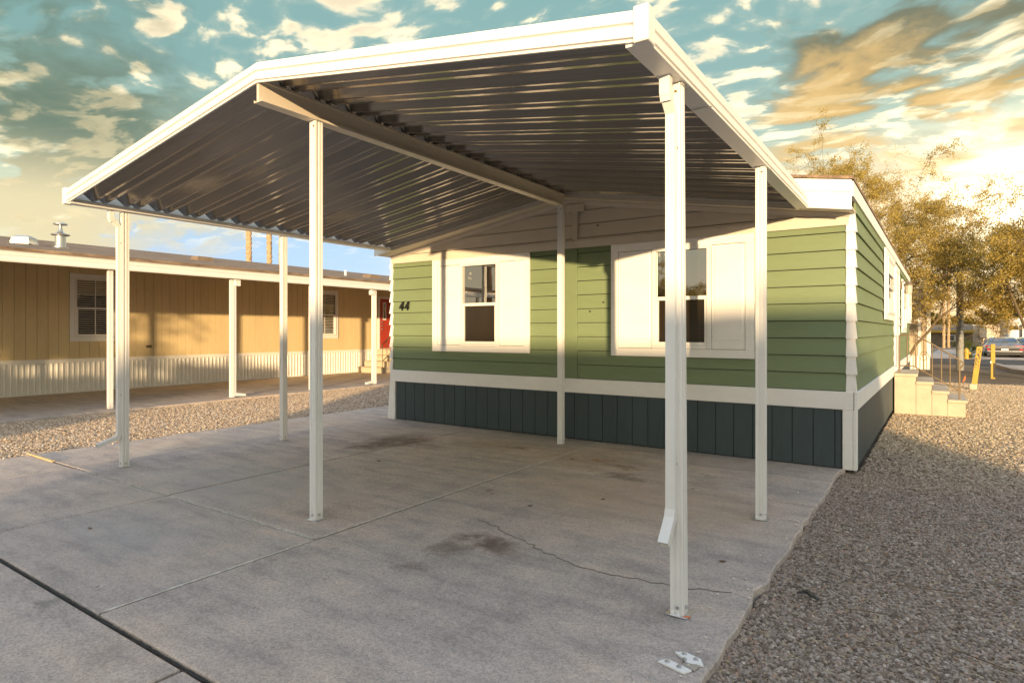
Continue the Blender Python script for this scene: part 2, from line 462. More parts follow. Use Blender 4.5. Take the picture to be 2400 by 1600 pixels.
# open desert ground
m, q, b = new_mat('dirt')
g = q.n('ShaderNodeNewGeometry')
n1 = q.noise(g.outputs['Position'], 0.4, 6, 0.6)
n2 = q.noise(g.outputs['Position'], 24, 5, 0.7)
f = q.m('ADD', q.m('MULTIPLY', n1.outputs['Fac'], 0.5), q.m('MULTIPLY', n2.outputs['Fac'], 0.5))
q.put(b.inputs['Base Color'], q.ramp(f, [(0.3, (0.10, 0.075, 0.055)), (0.5, (0.21, 0.165, 0.12)), (0.7, (0.33, 0.27, 0.20))]))
b.inputs['Roughness'].default_value = 0.95
bp_ = q.n('ShaderNodeBump')
bp_.inputs['Strength'].default_value = 1.0
bp_.inputs['Distance'].default_value = 0.03
q.put(bp_.inputs['Height'], n2.outputs['Fac'])
q.put(b.inputs['Normal'], bp_.outputs[0])

# leaves
def leaf_mat(name, c1, c2, tr=0.35):
    m = bpy.data.materials.new(name)
    m.use_nodes = True
    m.node_tree.nodes.clear()
    q = NT(m.node_tree)
    g = q.n('ShaderNodeNewGeometry')
    n = q.noise(g.outputs['Position'], 1.3, 3, 0.6)
    wn = q.n('ShaderNodeTexWhiteNoise')
    q.put(wn.inputs[0], q.vm('SNAP', g.outputs['Position'], (0.05, 0.05, 0.05)))
    f = q.m('ADD', q.m('MULTIPLY', n.outputs['Fac'], 0.5), q.m('MULTIPLY', wn.outputs['Value'], 0.5))
    c = q.ramp(f, [(0.2, c1), (0.8, c2)])
    d = q.n('ShaderNodeBsdfDiffuse')
    t = q.n('ShaderNodeBsdfTranslucent')
    q.put(d.inputs[0], c)
    q.put(t.inputs[0], c)
    mx = q.n('ShaderNodeMixShader')
    mx.inputs[0].default_value = tr
    m.node_tree.links.new(d.outputs[0], mx.inputs[1])
    m.node_tree.links.new(t.outputs[0], mx.inputs[2])
    o = q.n('ShaderNodeOutputMaterial')
    m.node_tree.links.new(mx.outputs[0], o.inputs[0])
    MATS[name] = m
leaf_mat('leaf_gold', (0.33, 0.245, 0.06), (0.60, 0.46, 0.145), 0.45)
leaf_mat('leaf_dark', (0.05, 0.055, 0.015), (0.12, 0.11, 0.03))
leaf_mat('leaf_palm', (0.03, 0.05, 0.015), (0.09, 0.11, 0.03), 0.2)
leaf_mat('leaf_dry', (0.20, 0.13, 0.06), (0.32, 0.22, 0.11), 0.2)
# marker post printing (illegible rows of small dark marks)
m, q, b = new_mat('marker_print')
g = q.n('ShaderNodeNewGeometry')
mp = q.n('ShaderNodeMapping')
q.put(mp.inputs[0], g.outputs['Position'])
mp.inputs['Scale'].default_value = (60, 60, 28)
n = q.noise(mp.outputs[0], 1.0, 2, 0.5)
q.put(b.inputs['Base Color'], q.mix(q.step(n.outputs['Fac'], 0.5, 0.56), (0.45, 0.29, 0.03), (0.05, 0.05, 0.02)))
b.inputs['Roughness'].default_value = 0.5

# ---------------------------------------------------------------- mesh helpers
WORLD = {}
def wloc(o):
    return WORLD.get(o.name, Vector((0, 0, 0)))
def tag(o, label=None, cat=None, group=None, kind=None):
    if label: o['label'] = label
    if cat: o['category'] = cat
    if group: o['group'] = group
    if kind: o['kind'] = kind
    return o
def thing(name, label, cat, loc, group=None):
    o = bpy.data.objects.new(name, None)
    o.empty_display_size = 0.2
    COL.objects.link(o)
    o.location = loc
    WORLD[o.name] = Vector(loc)
    return tag(o, label, cat, group)
def place(name, me, parent=None, loc=(0, 0, 0)):
    o = bpy.data.objects.new(name, me)
    COL.objects.link(o)
    loc = Vector(loc)
    if parent is not None:
        o.parent = parent
        o.location = loc - wloc(parent)
    else:
        o.location = loc
    WORLD[o.name] = loc
    return o

class Fr:
    def __init__(s, o=(0, 0, 0), u=(1, 0, 0), n=(0, 1, 0)):
        s.o = Vector(o); s.u = Vector(u).normalized(); s.n = Vector(n).normalized()
    def __call__(s, a, b, c):
        return s.o + s.u * a + s.n * b + Vector((0, 0, c))
ID = Fr()
class MB:
    def __init__(s, fr=ID):
        s.v = []; s.f = []; s.fr = fr
    def add(s, vs, fs, world=False):
        k = len(s.v)
        s.v += [Vector(p) if world else s.fr(*p) for p in vs]
        s.f += [tuple(i + k for i in f) for f in fs]
        return s
    def box(s, a0, a1, b0, b1, c0, c1, ch=0.0):
        if ch <= 0:
            return s.add([(a0, b0, c0), (a1, b0, c0), (a1, b1, c0), (a0, b1, c0), (a0, b0, c1), (a1, b0, c1), (a1, b1, c1), (a0, b1, c1)],
                         [(0, 3, 2, 1), (4, 5, 6, 7), (0, 1, 5, 4), (1, 2, 6, 5), (2, 3, 7, 6), (3, 0, 4, 7)])
        A, B, C = (a0, a1), (b0, b1), (c0, c1)
        sg = (1, -1)
        vs = []; ix = {}
        for i in (0, 1):
            for j in (0, 1):
                for k in (0, 1):
                    for ax in range(3):
                        p = [A[i], B[j], C[k]]
                        for t, e in ((0, i), (1, j), (2, k)):
                            if t != ax:
                                p[t] += ch * sg[e]
                        ix[(i, j, k, ax)] = len(vs)
                        vs.append(tuple(p))
        fs = []
        for ax in range(3):
            o1, o2 = [t for t in range(3) if t != ax]
            for e in (0, 1):
                idx = []
                for (p, r) in ((0, 0), (1, 0), (1, 1), (0, 1)):
                    key = [0, 0, 0]; key[ax] = e; key[o1] = p; key[o2] = r
                    idx.append(ix[(*key, ax)])
                fs.append(tuple(idx))
            for p in (0, 1):
                for r in (0, 1):
                    k0 = [0, 0, 0]; k0[o1] = p; k0[o2] = r
                    k1 = list(k0); k1[ax] = 1
                    fs.append((ix[(*k0, o1)], ix[(*k0, o2)], ix[(*k1, o2)], ix[(*k1, o1)]))
        for i in (0, 1):
            for j in (0, 1):
                for k in (0, 1):
                    fs.append((ix[(i, j, k, 0)], ix[(i, j, k, 1)], ix[(i, j, k, 2)]))
        return s.add(vs, fs)
    def hexa(s, p):
        return s.add(p, [(0, 3, 2, 1), (4, 5, 6, 7), (0, 1, 5, 4), (1, 2, 6, 5), (2, 3, 7, 6), (3, 0, 4, 7)])
    def prism(s, poly, d0, d1, axis='b'):
        """polygon in the two other axes, extruded along axis a/b/c of the frame"""
        def mk(p, d):
            return {'a': (d, p[0], p[1]), 'b': (p[0], d, p[1]), 'c': (p[0], p[1], d)}[axis]
        n = len(poly)
        vs = [mk(p, d0) for p in poly] + [mk(p, d1) for p in poly]
        fs = [tuple(range(n))[::-1], tuple(range(n, 2 * n))] + [(i, (i + 1) % n, n + (i + 1) % n, n + i) for i in range(n)]
        return s.add(vs, fs)
    def sweep(s, prof, out, p0, p1):
        """profile (along out, along z) swept straight from p0 to p1, kept plumb"""
        out = Vector(out); n = len(prof)
        vs = []
        for p in (p0, p1):
            vs += [Vector(p) + out * a + Vector((0, 0, c)) for a, c in prof]
        fs = [tuple(range(n))[::-1], tuple(range(n, 2 * n))] + [(i, (i + 1) % n, n + (i + 1) % n, n + i) for i in range(n)]
        return s.add(vs, fs, True)
    def tube(s, pts, rad, n=8, world=True, cap=True):
        P = [Vector(p) if world else s.fr(*p) for p in pts]
        rad = rad if isinstance(rad, (list, tuple)) else [rad] * len(P)
        k = len(s.v)
        prev = None
        for i, p in enumerate(P):
            d = (P[min(i + 1, len(P) - 1)] - P[max(i - 1, 0)])
            d = d.normalized() if d.length > 1e-9 else Vector((0, 0, 1))
            if prev is None:
                a = Vector((1, 0, 0)) if abs(d.x) < 0.8 else Vector((0, 1, 0))
            else:
                a = prev
            x = (a - d * a.dot(d)).normalized()
            prev = x
            y = d.cross(x)
            for j in range(n):
                t = 2 * math.pi * j / n
                s.v.append(p + (x * math.cos(t) + y * math.sin(t)) * rad[i])
        for i in range(len(P) - 1):
            for j in range(n):
                s.f.append((k + i * n + j, k + i * n + (j + 1) % n, k + (i + 1) * n + (j + 1) % n, k + (i + 1) * n + j))
        if cap:
            s.f.append(tuple(range(k, k + n))[::-1])
            s.f.append(tuple(range(k + (len(P) - 1) * n, k + len(P) * n)))
        return s
    def lathe(s, c, prof, n=20):
        c = Vector(c); k = len(s.v)
        for r, z in prof:
            for j in range(n):
                t = 2 * math.pi * j / n
                s.v.append(c + Vector((r * math.cos(t), r * math.sin(t), z)))
        for i in range(len(prof) - 1):
            for j in range(n):
                s.f.append((k + i * n + j, k + i * n + (j + 1) % n, k + (i + 1) * n + (j + 1) % n, k + (i + 1) * n + j))
        s.f.append(tuple(range(k, k + n))[::-1])
        s.f.append(tuple(range(k + (len(prof) - 1) * n, k + len(prof) * n)))
        return s
    def mesh(s, name, mat, center=None, smooth=False):
        c = center if center is not None else sum(s.v, Vector()) / max(1, len(s.v))
        me = bpy.data.meshes.new(name)
        me.from_pydata([tuple(p - c) for p in s.v], [], s.f)
        bm = bmesh.new()
        bm.from_mesh(me)
        bmesh.ops.recalc_face_normals(bm, faces=bm.faces)
        bm.to_mesh(me)
        bm.free()
        if smooth:
            me.polygons.foreach_set('use_smooth', [True] * len(me.polygons))
            try:
                me.set_sharp_from_angle(angle=R_(40))
            except Exception:
                pass
        me.materials.append(MATS[mat])
        return me, c
    def build(s, name, mat, parent=None, smooth=False):
        me, c = s.mesh(name, mat, None, smooth)
        return place(name, me, parent, c)

def structure(o):
    o['kind'] = 'structure'
    return o
def copy_tree(src, parent, offset, ren=None):
    c = src.copy()
    COL.objects.link(c)
    w = wloc(src) + Vector(offset)
    WORLD[c.name] = w
    if parent is not None:
        c.parent = parent
        c.location = w - wloc(parent)
    else:
        c.location = w
    for ch in list(src.children):
        copy_tree(ch, c, offset)
    return c

# ================================================================ ground
rng = random.Random(7)
structure(MB().box(-400, 400, -300, 500, -0.5, -0.10).build('ground', 'dirt'))
structure(MB().box(-300, 300, -8.4, -3.4, -0.3, -0.045).build('street', 'asphalt'))
structure(MB().box(-300, 300, 33.5, 41.0, -0.3, -0.08).build('road', 'asphalt'))
structure(MB().prism([(-0.2, 41.0), (60, 41.0), (60, 60), (0.9, 60)], -0.3, -0.07, 'c').build('parking_pad', 'concrete_far'))
# pale drive at the right edge
structure(MB().prism([(2.6, 33.4), (2.9, 28.5), (3.6, 26.5), (4.6, 25.6), (14, 25.6), (14, 33.4)], -0.2, -0.04, 'c').build('side_driveway', 'concrete_far'))
structure(MB().prism([(2.35, 33.4), (2.6, 28.3), (3.3, 26.2), (4.4, 25.2), (14, 25.2), (14, 25.55), (4.55, 25.58), (3.55, 26.45), (2.85, 28.45), (2.55, 33.4)], -0.2, 0.03, 'c').build('kerb', 'concrete_far'))

# ---- driveway: separate slabs with open joints
drive = tag(bpy.data.objects.new('driveway', None), None, None, None, 'structure')
COL.objects.link(drive)
WORLD[drive.name] = Vector((0, 0, 0))
G = 0.012
def slab(poly, mat, dz=0.0, thick=0.14, ch=0.008):
    """slab polygon (counter-clockwise) with a rounded arris"""
    n = len(poly)
    cx = sum(p[0] for p in poly) / n; cy = sum(p[1] for p in poly) / n
    mb = MB()
    ring = []
    for i in range(n):
        p0, p, p1 = Vector(poly[i - 1]), Vector(poly[i]), Vector(poly[(i + 1) % n])
        e0 = (p - p0).normalized(); e1 = (p1 - p).normalized()
        n0 = Vector((-e0.y, e0.x)); n1 = Vector((-e1.y, e1.x))
        k = (n0 + n1)
        k = k / max(0.3, k.length_squared) * 2
        ring.append((p, p + k * ch))
    vs = [(p.x, p.y, dz - thick) for p, _ in ring] + [(p.x, p.y, dz - ch) for p, _ in ring] + [(t.x, t.y, dz) for _, t in ring]
    fs = [tuple(range(n))[::-1], tuple(range(2 * n, 3 * n))]
    for r in (0, 1):
        for i in range(n):
            fs.append((r * n + i, r * n + (i + 1) % n, (r + 1) * n + (i + 1) % n, (r + 1) * n + i))
    mb.add(vs, fs)
    return mb.build('slab', mat, drive)
def rough_edge(x, y0, y1, amp=0.02, step=0.12):
    ys = np.arange(y0, y1, step if y1 > y0 else -step).tolist() + [y1]
    return [(x + rng.uniform(-amp, amp), y) for y in ys]
XJ = -3.40; XS = -5.355; XT = -7.25; XE0 = -8.42; XR0 = -0.735
def rect(x0, x1, y0, y1, mat='concrete', dz=0.0, ch=0.008):
    slab([(x0 + G, y0 + G), (x1 - G, y0 + G), (x1 - G, y1 - G), (x0 + G, y1 - G)], mat, dz, ch=ch)
YA, YB_, YC, YD = 1.345, 2.663, 5.39, 7.02
# front row, by the street
for x0, x1 in ((-8.45, -5.6), (-5.6, -2.57), (-2.57, 0.6)):
    rect(x0, x1, -3.38, YA, dz=-0.010, ch=0.006)
# left bay
rect(XT, XS, YA, YB_); rect(XS, XJ, YA, YB_)
rect(XT, XS, YB_, YC, dz=0.004, ch=0.004); rect(XS, XJ, YB_, YC, dz=0.004)
rect(XT, XS, YC, YD, dz=0.004, ch=0.004); rect(XS, XJ, YC, YD, dz=0.004)
# right bay: one large slab and the strip along the house, ragged outer edge
e = rough_edge(XR0, YA + 0.2, YC - 0.1, 0.012, 0.16)
e = [(x - (0.035 if 3.38 < y < 3.60 else 0.0), y) for x, y in e]
slab([(XJ + G, YA + G), (XR0, YA + G)] + e + [(XR0 + 0.01, YC - G), (XJ + G, YC - G)], 'concrete', 0.002)
slab([(XJ + G, YC + G), (XR0 + 0.01, YC + G)] + rough_edge(XR0 + 0.02, YC + 0.15, YD - 0.15, 0.012) + [(XR0 + 0.06, YD), (XJ + G, YD)], 'concrete', 0.004)
# smooth strip poured beside the gravel
rect(XE0, XT, YA, YB_, 'concrete_strip', -0.004)
slab([(XE0 + G, YB_ + G), (XT - G, YB_ + G), (XT - G, 12.0), (XE0, 12.0)] + rough_edge(XE0, 11.6, YB_ + 0.2, 0.02, 0.4), 'concrete_strip', -0.002)
rect(XT, -7.0, YD, 12.0, 'concrete_strip', 0.0)
# crack and joint fillers
def ribbon(pts, w, name, mat, z=0.0065, jit=0.012):
    mb = MB()
    P = []
    for (x0, y0), (x1, y1) in zip(pts[:-1], pts[1:]):
        n = max(2, int(math.hypot(x1 - x0, y1 - y0) / 0.035))
        for i in range(n):
            t = i / n
            P.append(Vector((x0 + (x1 - x0) * t + rng.uniform(-jit, jit), y0 + (y1 - y0) * t + rng.uniform(-jit, jit), z)))
    P.append(Vector((*pts[-1], z)))
    for i, p in enumerate(P):
        d = (P[min(i + 1, len(P) - 1)] - P[max(0, i - 1)]).normalized()
        nrm = Vector((-d.y, d.x, 0)) * w * rng.uniform(0.3, 1.0) * (1 if 0 < i < len(P) - 1 else 0.05)
        mb.v += [p + nrm + Vector((0, 0, -0.004)), p - nrm + Vector((0, 0, -0.004)), p + nrm, p - nrm]
    for i in range(len(P) - 1):
        k = 4 * i
        mb.f += [(k + 2, k + 3, k + 7, k + 6), (k, k + 2, k + 6, k + 4), (k + 1, k + 3, k + 7, k + 5)]
    return mb.build(name, mat, drive)
ribbon([(-2.75, 3.60), (-2.60, 3.563), (-2.16, 3.383), (-1.79, 3.233), (-1.45, 3.229), (-1.16, 3.262)], 0.0009, 'crack', 'crack_brown', 0.0065, 0.018)
ribbon([(-1.10, 3.27), (-0.95, 3.33), (-0.86, 3.36)], 0.0010, 'crack', 'crack_brown', 0.0065)
for pts, w, mat, z in (([(-3.40, 1.37), (-3.40, 2.65)], 0.010, 'sealant', 0.003), ([(-3.40, 2.70), (-3.40, 5.37)], 0.009, 'sealant', 0.006),
                       ([(-3.40, 5.41), (-3.40, 7.0)], 0.006, 'sealant', 0.0), ([(-7.2, 2.663), (-3.43, 2.663)], 0.007, 'sealant', -0.002),
                       ([(-8.40, 1.345), (-0.74, 1.345)], 0.010, 'joint_dark', -0.012)):
    ribbon(pts, w, 'joint_filler', mat, z, 0.0015)
MB().prism([(-8.50, 2.652), (-7.75, 2.640), (-7.75, 2.668), (-8.50, 2.685)], -0.002, 0.016, 'c').build('joint_strip', 'stick_wood', drive)

# ---- neighbour's slab
ndrive = tag(bpy.data.objects.new('walkway', None), None, None, None, 'structure')
COL.objects.link(ndrive)
WORLD[ndrive.name] = Vector((0, 0, 0))
for y0, y1 in ((-3.38, 1.0), (1.0, 4.55), (4.55, 8.2), (8.2, 12.0), (12.0, 20.0)):
    MB().box(-16.2, -11.90, y0 + 0.008, y1 - 0.008, -0.14, 0.0, 0.008).build('slab', 'concrete_far', ndrive)

# ---- gravel beds: a bed with loose stones scattered over it
def gravel(name, poly, z, density, r0, r1, kind, label, seed):
    mb = MB()
    n = len(poly)
    mb.add([(x, y, z) for x, y in poly], [tuple(range(n))])
    o = mb.build(name, 'gravel_bed_' + kind)
    tag(o, label, 'gravel', None, 'stuff')
    gt = bpy.data.node_groups.new(name + '_stones', 'GeometryNodeTree')
    gt.interface.new_socket('Geometry', in_out='INPUT', socket_type='NodeSocketGeometry')
    gt.interface.new_socket('Geometry', in_out='OUTPUT', socket_type='NodeSocketGeometry')
    N = gt.nodes.new; L = gt.links.new
    gi = N('NodeGroupInput'); go = N('NodeGroupOutput')
    dp = N('GeometryNodeDistributePointsOnFaces')
    dp.inputs['Density'].default_value = density
    dp.inputs['Seed'].default_value = seed
    L(gi.outputs[0], dp.inputs['Mesh'])
    g2i = N('GeometryNodeGeometryToInstance')
    for k in range(4):
        ic = N('GeometryNodeMeshIcoSphere')
        ic.inputs['Radius'].default_value = 1.0
        ic.inputs['Subdivisions'].default_value = 2
        nz = N('ShaderNodeTexNoise')
        nz.inputs['Scale'].default_value = 1.1
        nz.inputs['Detail'].default_value = 1.0
        pos = N('GeometryNodeInputPosition')
        ad = N('ShaderNodeVectorMath'); ad.operation = 'ADD'
        ad.inputs[1].default_value = (k * 7.3, k * 3.1, k * 5.7)
        L(pos.outputs[0], ad.inputs[0]); L(ad.outputs[0], nz.inputs['Vector'])
        sb = N('ShaderNodeVectorMath'); sb.operation = 'SUBTRACT'
        L(nz.outputs['Color'], sb.inputs[0]); sb.inputs[1].default_value = (0.5, 0.5, 0.5)
        sc = N('ShaderNodeVectorMath'); sc.operation = 'SCALE'
        L(sb.outputs[0], sc.inputs[0]); sc.inputs['Scale'].default_value = 1.5
        sp = N('GeometryNodeSetPosition')
        L(ic.outputs['Mesh'], sp.inputs['Geometry']); L(sc.outputs[0], sp.inputs['Offset'])
        tr = N('GeometryNodeTransform')
        tr.inputs['Scale'].default_value = ((1.25, 0.9, 0.7), (1.0, 0.85, 0.8), (1.4, 0.8, 0.65), (1.1, 1.0, 0.6))[k]
        L(sp.outputs[0], tr.inputs['Geometry'])
        sm = N('GeometryNodeSetMaterial')
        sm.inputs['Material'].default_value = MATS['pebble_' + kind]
        L(tr.outputs[0], sm.inputs['Geometry'])
        L(sm.outputs[0], g2i.inputs[0])
    iop = N('GeometryNodeInstanceOnPoints')
    L(dp.outputs['Points'], iop.inputs['Points'])
    L(g2i.outputs[0], iop.inputs['Instance'])
    iop.inputs['Pick Instance'].default_value = True
    rr = N('FunctionNodeRandomValue'); rr.data_type = 'FLOAT_VECTOR'
    rr.inputs[0].default_value = (-0.6, -0.6, 0.0); rr.inputs[1].default_value = (0.6, 0.6, 6.283)
    L(rr.outputs[0], iop.inputs['Rotation'])
    rs = N('FunctionNodeRandomValue'); rs.data_type = 'FLOAT'
    rs.inputs[2].default_value = r0; rs.inputs[3].default_value = r1
    rs.inputs['Seed'].default_value = 3
    L(rs.outputs[1], iop.inputs['Scale'])
    # stones lie at slightly different heights
    ti = N('GeometryNodeTranslateInstances')
    rz = N('FunctionNodeRandomValue'); rz.data_type = 'FLOAT_VECTOR'
    rz.inputs[0].default_value = (0, 0, -0.004); rz.inputs[1].default_value = (0, 0, r1 * 0.9)
    rz.inputs['Seed'].default_value = 11
    L(iop.outputs[0], ti.inputs['Instances']); L(rz.outputs[0], ti.inputs['Translation'])
    jg = N('GeometryNodeJoinGeometry')
    L(gi.outputs[0], jg.inputs[0]); L(ti.outputs[0], jg.inputs[0])
    L(jg.outputs[0], go.inputs[0])
    md = o.modifiers.new('stones', 'NODES')
    md.node_group = gt
    return o
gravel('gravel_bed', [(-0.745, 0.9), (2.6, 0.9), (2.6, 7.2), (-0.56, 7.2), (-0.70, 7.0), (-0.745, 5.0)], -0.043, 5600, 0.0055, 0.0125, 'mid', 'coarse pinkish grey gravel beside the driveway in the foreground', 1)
gravel('gravel_bed', [(-0.56, 7.2), (5.5, 7.2), (5.5, 21.0), (-0.33, 21.0)], -0.043, 1900, 0.009, 0.018, 'mid', 'tan gravel along the green house up to the steps, sunlight put into its colour', 2)
gravel('gravel_bed', [(-11.95, 0.3), (-8.36, 0.3), (-8.36, 19.0), (-11.95, 19.0)], -0.044, 2000, 0.009, 0.0185, 'tan', 'strip of tan gravel between the two driveways', 3)

# ================================================================ windows and doors
def window(parent, fr, u0, u1, z0, z1, g0, g1, h0, h1, zm, panels=True, glass_name='pane', name='window', blinds=False, muntin=False, n0=0.026):
    """u0..z1 outer trim, g0,g1 x h0,h1 the glazed opening, zm meeting rail"""
    T = 0.030 + n0
    w = MB(fr)
    # trim boards around the opening
    tb = 0.095 if panels else (g0 - u0)
    w.box(u0, u1, n0, T, z0, z0 + tb, 0.003)
    root = w.build(name, 'white_paint', parent)
    MB(fr).box(u0, u1, n0, T, z1 - tb, z1, 0.003).build('trim_board', 'white_paint', root)
    for a0, a1 in ((u0, u0 + tb), (u1 - tb, u1)):
        MB(fr).box(a0, a1, n0, T, z0 + tb, z1 - tb, 0.003).build('trim_board', 'white_paint', root)
    if panels:
        for a0, a1 in ((u0 + tb, g0 - 0.05), (g1 + 0.05, u1 - tb)):
            mb = MB(fr).box(a0 + 0.005, a1 - 0.004, n0, T - 0.014, z0 + tb + 0.005, z1 - tb - 0.005, 0.003)
            mb.build('infill_panel', 'white_paint', root)
            MB(fr).box(a0 + 0.034, a1 - 0.034, T - 0.014, T - 0.004, z0 + tb + 0.11, z1 - tb - 0.035, 0.003).build('raised_panel', 'white_paint', root)
    # frame
    fw = 0.05
    f = MB(fr)
    f.box(g0 - fw, g0, n0, T + 0.012, h0 - fw, h1 + fw, 0.004)
    f.box(g1, g1 + fw, n0, T + 0.012, h0 - fw, h1 + fw, 0.004)
    f.box(g0, g1, n0, T + 0.012, h1, h1 + fw, 0.004)
    f.box(g0, g1, n0, T + 0.018, h0 - fw, h0, 0.004)
    f.build('window_frame', 'white_metal', root)
    MB(fr).box(g0, g1, n0, T + 0.004, zm - 0.022, zm + 0.022, 0.004).build('meeting_rail', 'white_metal', root)
    s = 0.028
    lo = MB(fr)
    lo.box(g0, g0 + s, n0, T - 0.002, h0, zm - 0.022, 0.003); lo.box(g1 - s, g1, n0, T - 0.002, h0, zm - 0.022, 0.003)
    lo.box(g0 + s, g1 - s, n0, T - 0.002, h0, h0 + s, 0.003)
    lo.build('lower_sash', 'white_metal', root)
    d = n0 + 0.006
    if blinds:
        b = MB(fr)
        z = h0 + 0.02
        while z < h1 - 0.02:
            b.hexa([fr_pt for fr_pt in ((g0 + 0.01, d - 0.004, z), (g1 - 0.01, d - 0.004, z), (g1 - 0.01, d + 0.012, z + 0.012), (g0 + 0.01, d + 0.012, z + 0.012),
                                        (g0 + 0.01, d - 0.004, z + 0.003), (g1 - 0.01, d - 0.004, z + 0.003), (g1 - 0.01, d + 0.012, z + 0.015), (g0 + 0.01, d + 0.012, z + 0.015))])
            z += 0.05
        b.build('blind', 'blind', root)
        MB(fr).box(g0, g1, n0 - 0.003, n0 + 0.001, h0, h1).build('pane', 'glass', root)
    else:
        MB(fr).box(g0, g1, n0, d, zm + 0.022, h1).build('pane', 'glass', root)
        MB(fr).box(g0 + s, g1 - s, n0, d - 0.002, h0 + s, zm - 0.022).build('pane', 'screen_glass', root)
    if muntin:
        MB(fr).box((g0 + g1) / 2 - 0.009, (g0 + g1) / 2 + 0.009, n0 + 0.014, T - 0.01, h0, h1).build('muntin', 'white_metal', root)
        MB(fr).box(g0, g1, n0 + 0.012, T - 0.012, (zm + h1) / 2 - 0.006, (zm + h1) / 2 + 0.006).build('muntin', 'white_metal', root)
    return root

# ================================================================ the green house
YW = 7.03
home = thing('mobile_home', 'green lap-sided mobile home with slate skirting and number 44', 'house', (-3.85, 13, 0))
FF = Fr((0, YW, 0), (1, 0, 0), (0, -1, 0))                # front wall frame: u = +X, n = towards the street
KX = 0.0175
def sx(y): return -0.60 + KX * (y - YW)
FS = Fr((-0.60, YW, 0), (KX, 1, 0), (1, -KX, 0))          # long right wall
WL, WR, YEND = -7.085, -0.615, 19.6
RX, SL = -3.87, 0.160                                      # ridge line and pitch
def zsoff(x): return 3.105 - SL * abs(x - RX)
# wall body behind the boards
mb = MB()
mb.add([(WL, YW + 0.012, 0.02), (WR - 0.01, YW + 0.012, 0.02), (WR - 0.01, YW + 0.012, 2.66), (RX, YW + 0.012, 3.16), (WL, YW + 0.012, 2.66),
        (WL, YEND, 0.02), (sx(YEND) - 0.02, YEND, 0.02), (sx(YEND) - 0.02, YEND, 2.72), (RX, YEND, 3.24), (WL, YEND, 2.66)],
       [(0, 1, 2, 3, 4), (9, 8, 7, 6, 5), (0, 5, 6, 1), (1, 6, 7, 2), (4, 9, 5, 0), (3, 8, 9, 4), (2, 7, 8, 3)])
mb.build('wall', 'joint_dark', home)
EXPO, Z0 = 0.1795, 0.788
def lap(fr, u0, u1, z0, z1, mat, top=None):
    """one lap board: foot proud of the head; top gives sloping upper corners"""
    lz0, lz1 = (top if top else (z1, z1))
    z0 += 0.007
    MB(fr).add([(u0, -0.006, z0), (u1, -0.006, z0), (u1, 0.022, z0), (u0, 0.022, z0),
                (u0, -0.006, lz0), (u1, -0.006, lz1), (u1, 0.004, lz1), (u0, 0.004, lz0)],
               [(0, 3, 2, 1), (4, 5, 6, 7), (0, 1, 5, 4), (1, 2, 6, 5), (2, 3, 7, 6), (3, 0, 4, 7)]).build('siding_board', mat, home)
for i in range(10):
    z0 = Z0 + i * EXPO
    z1 = min(z0 + EXPO - 0.001, 2.485)
    lap(FF, WL + 0.005, WR - 0.02, z0, z1, 'green_siding')
# white gable boards
gz_ = [2.478, 2.60, 2.775, 2.95, 3.10]
for z0, z1 in zip(gz_[:-1], gz_[1:]):
    x0 = max(WL + 0.02, RX - (3.105 - z0) / SL); x1 = min(WR - 0.02, RX + (3.105 - z0) / SL)
    t0 = max(x0, RX - (3.105 - z1) / SL); t1 = min(x1, RX + (3.105 - z1) / SL)
    zz = z1 - 0.001
    z0 += 0.006
    MB(FF).add([(x0, -0.012, z0), (x1, -0.012, z0), (x1, 0.021, z0), (x0, 0.021, z0), (x0, -0.012, min(zz, zsoff(x0) + 0.02)), (t0, -0.012, zz), (t1, -0.012, zz), (x1, -0.012, min(zz, zsoff(x1) + 0.02)),
                (x0, 0.012, min(zz, zsoff(x0) + 0.02)), (t0, 0.007, zz), (t1, 0.007, zz), (x1, 0.012, min(zz, zsoff(x1) + 0.02))],
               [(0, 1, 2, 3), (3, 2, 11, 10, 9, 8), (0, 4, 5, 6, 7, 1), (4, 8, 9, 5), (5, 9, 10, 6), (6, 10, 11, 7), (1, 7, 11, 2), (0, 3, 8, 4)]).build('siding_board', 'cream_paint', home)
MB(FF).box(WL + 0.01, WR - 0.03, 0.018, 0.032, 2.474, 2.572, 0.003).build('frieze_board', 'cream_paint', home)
# skirting
pw = 0.2005
k = 0; u = WL + 0.10
while u < WR - 0.11:
    u1 = min(u + pw, WR - 0.095)
    MB(FF).box(u + 0.004, u1 - 0.004, 0.0, 0.022, 0.012, 0.612, 0.002).build('skirting_plank', 'slate_skirt', home)
    u += pw
MB(FF).box(WL + 0.09, WR - 0.09, -0.01, 0.008, 0.008, 0.612).build('skirting_backing', 'slate_skirt', home)
MB(FF).box(WL - 0.02, WR + 0.012, 0.004, 0.040, 0.606, 0.788, 0.004).build('band_board', 'white_paint', home)
MB(FF).hexa([(WL - 0.07, 0.0, 0.0), (WL + 0.085, 0.0, 0.0), (WL + 0.085, 0.034, 0.0), (WL - 0.07, 0.034, 0.0),
             (WL - 0.03, 0.0, 0.606), (WL + 0.085, 0.0, 0.606), (WL + 0.085, 0.034, 0.606), (WL - 0.03, 0.034, 0.606)]).build('corner_board', 'white_paint', home)
MB(FF).box(WR - 0.085, WR + 0.008, 0.0, 0.036, 0.0, 0.606, 0.004).build('corner_board', 'white_paint', home)
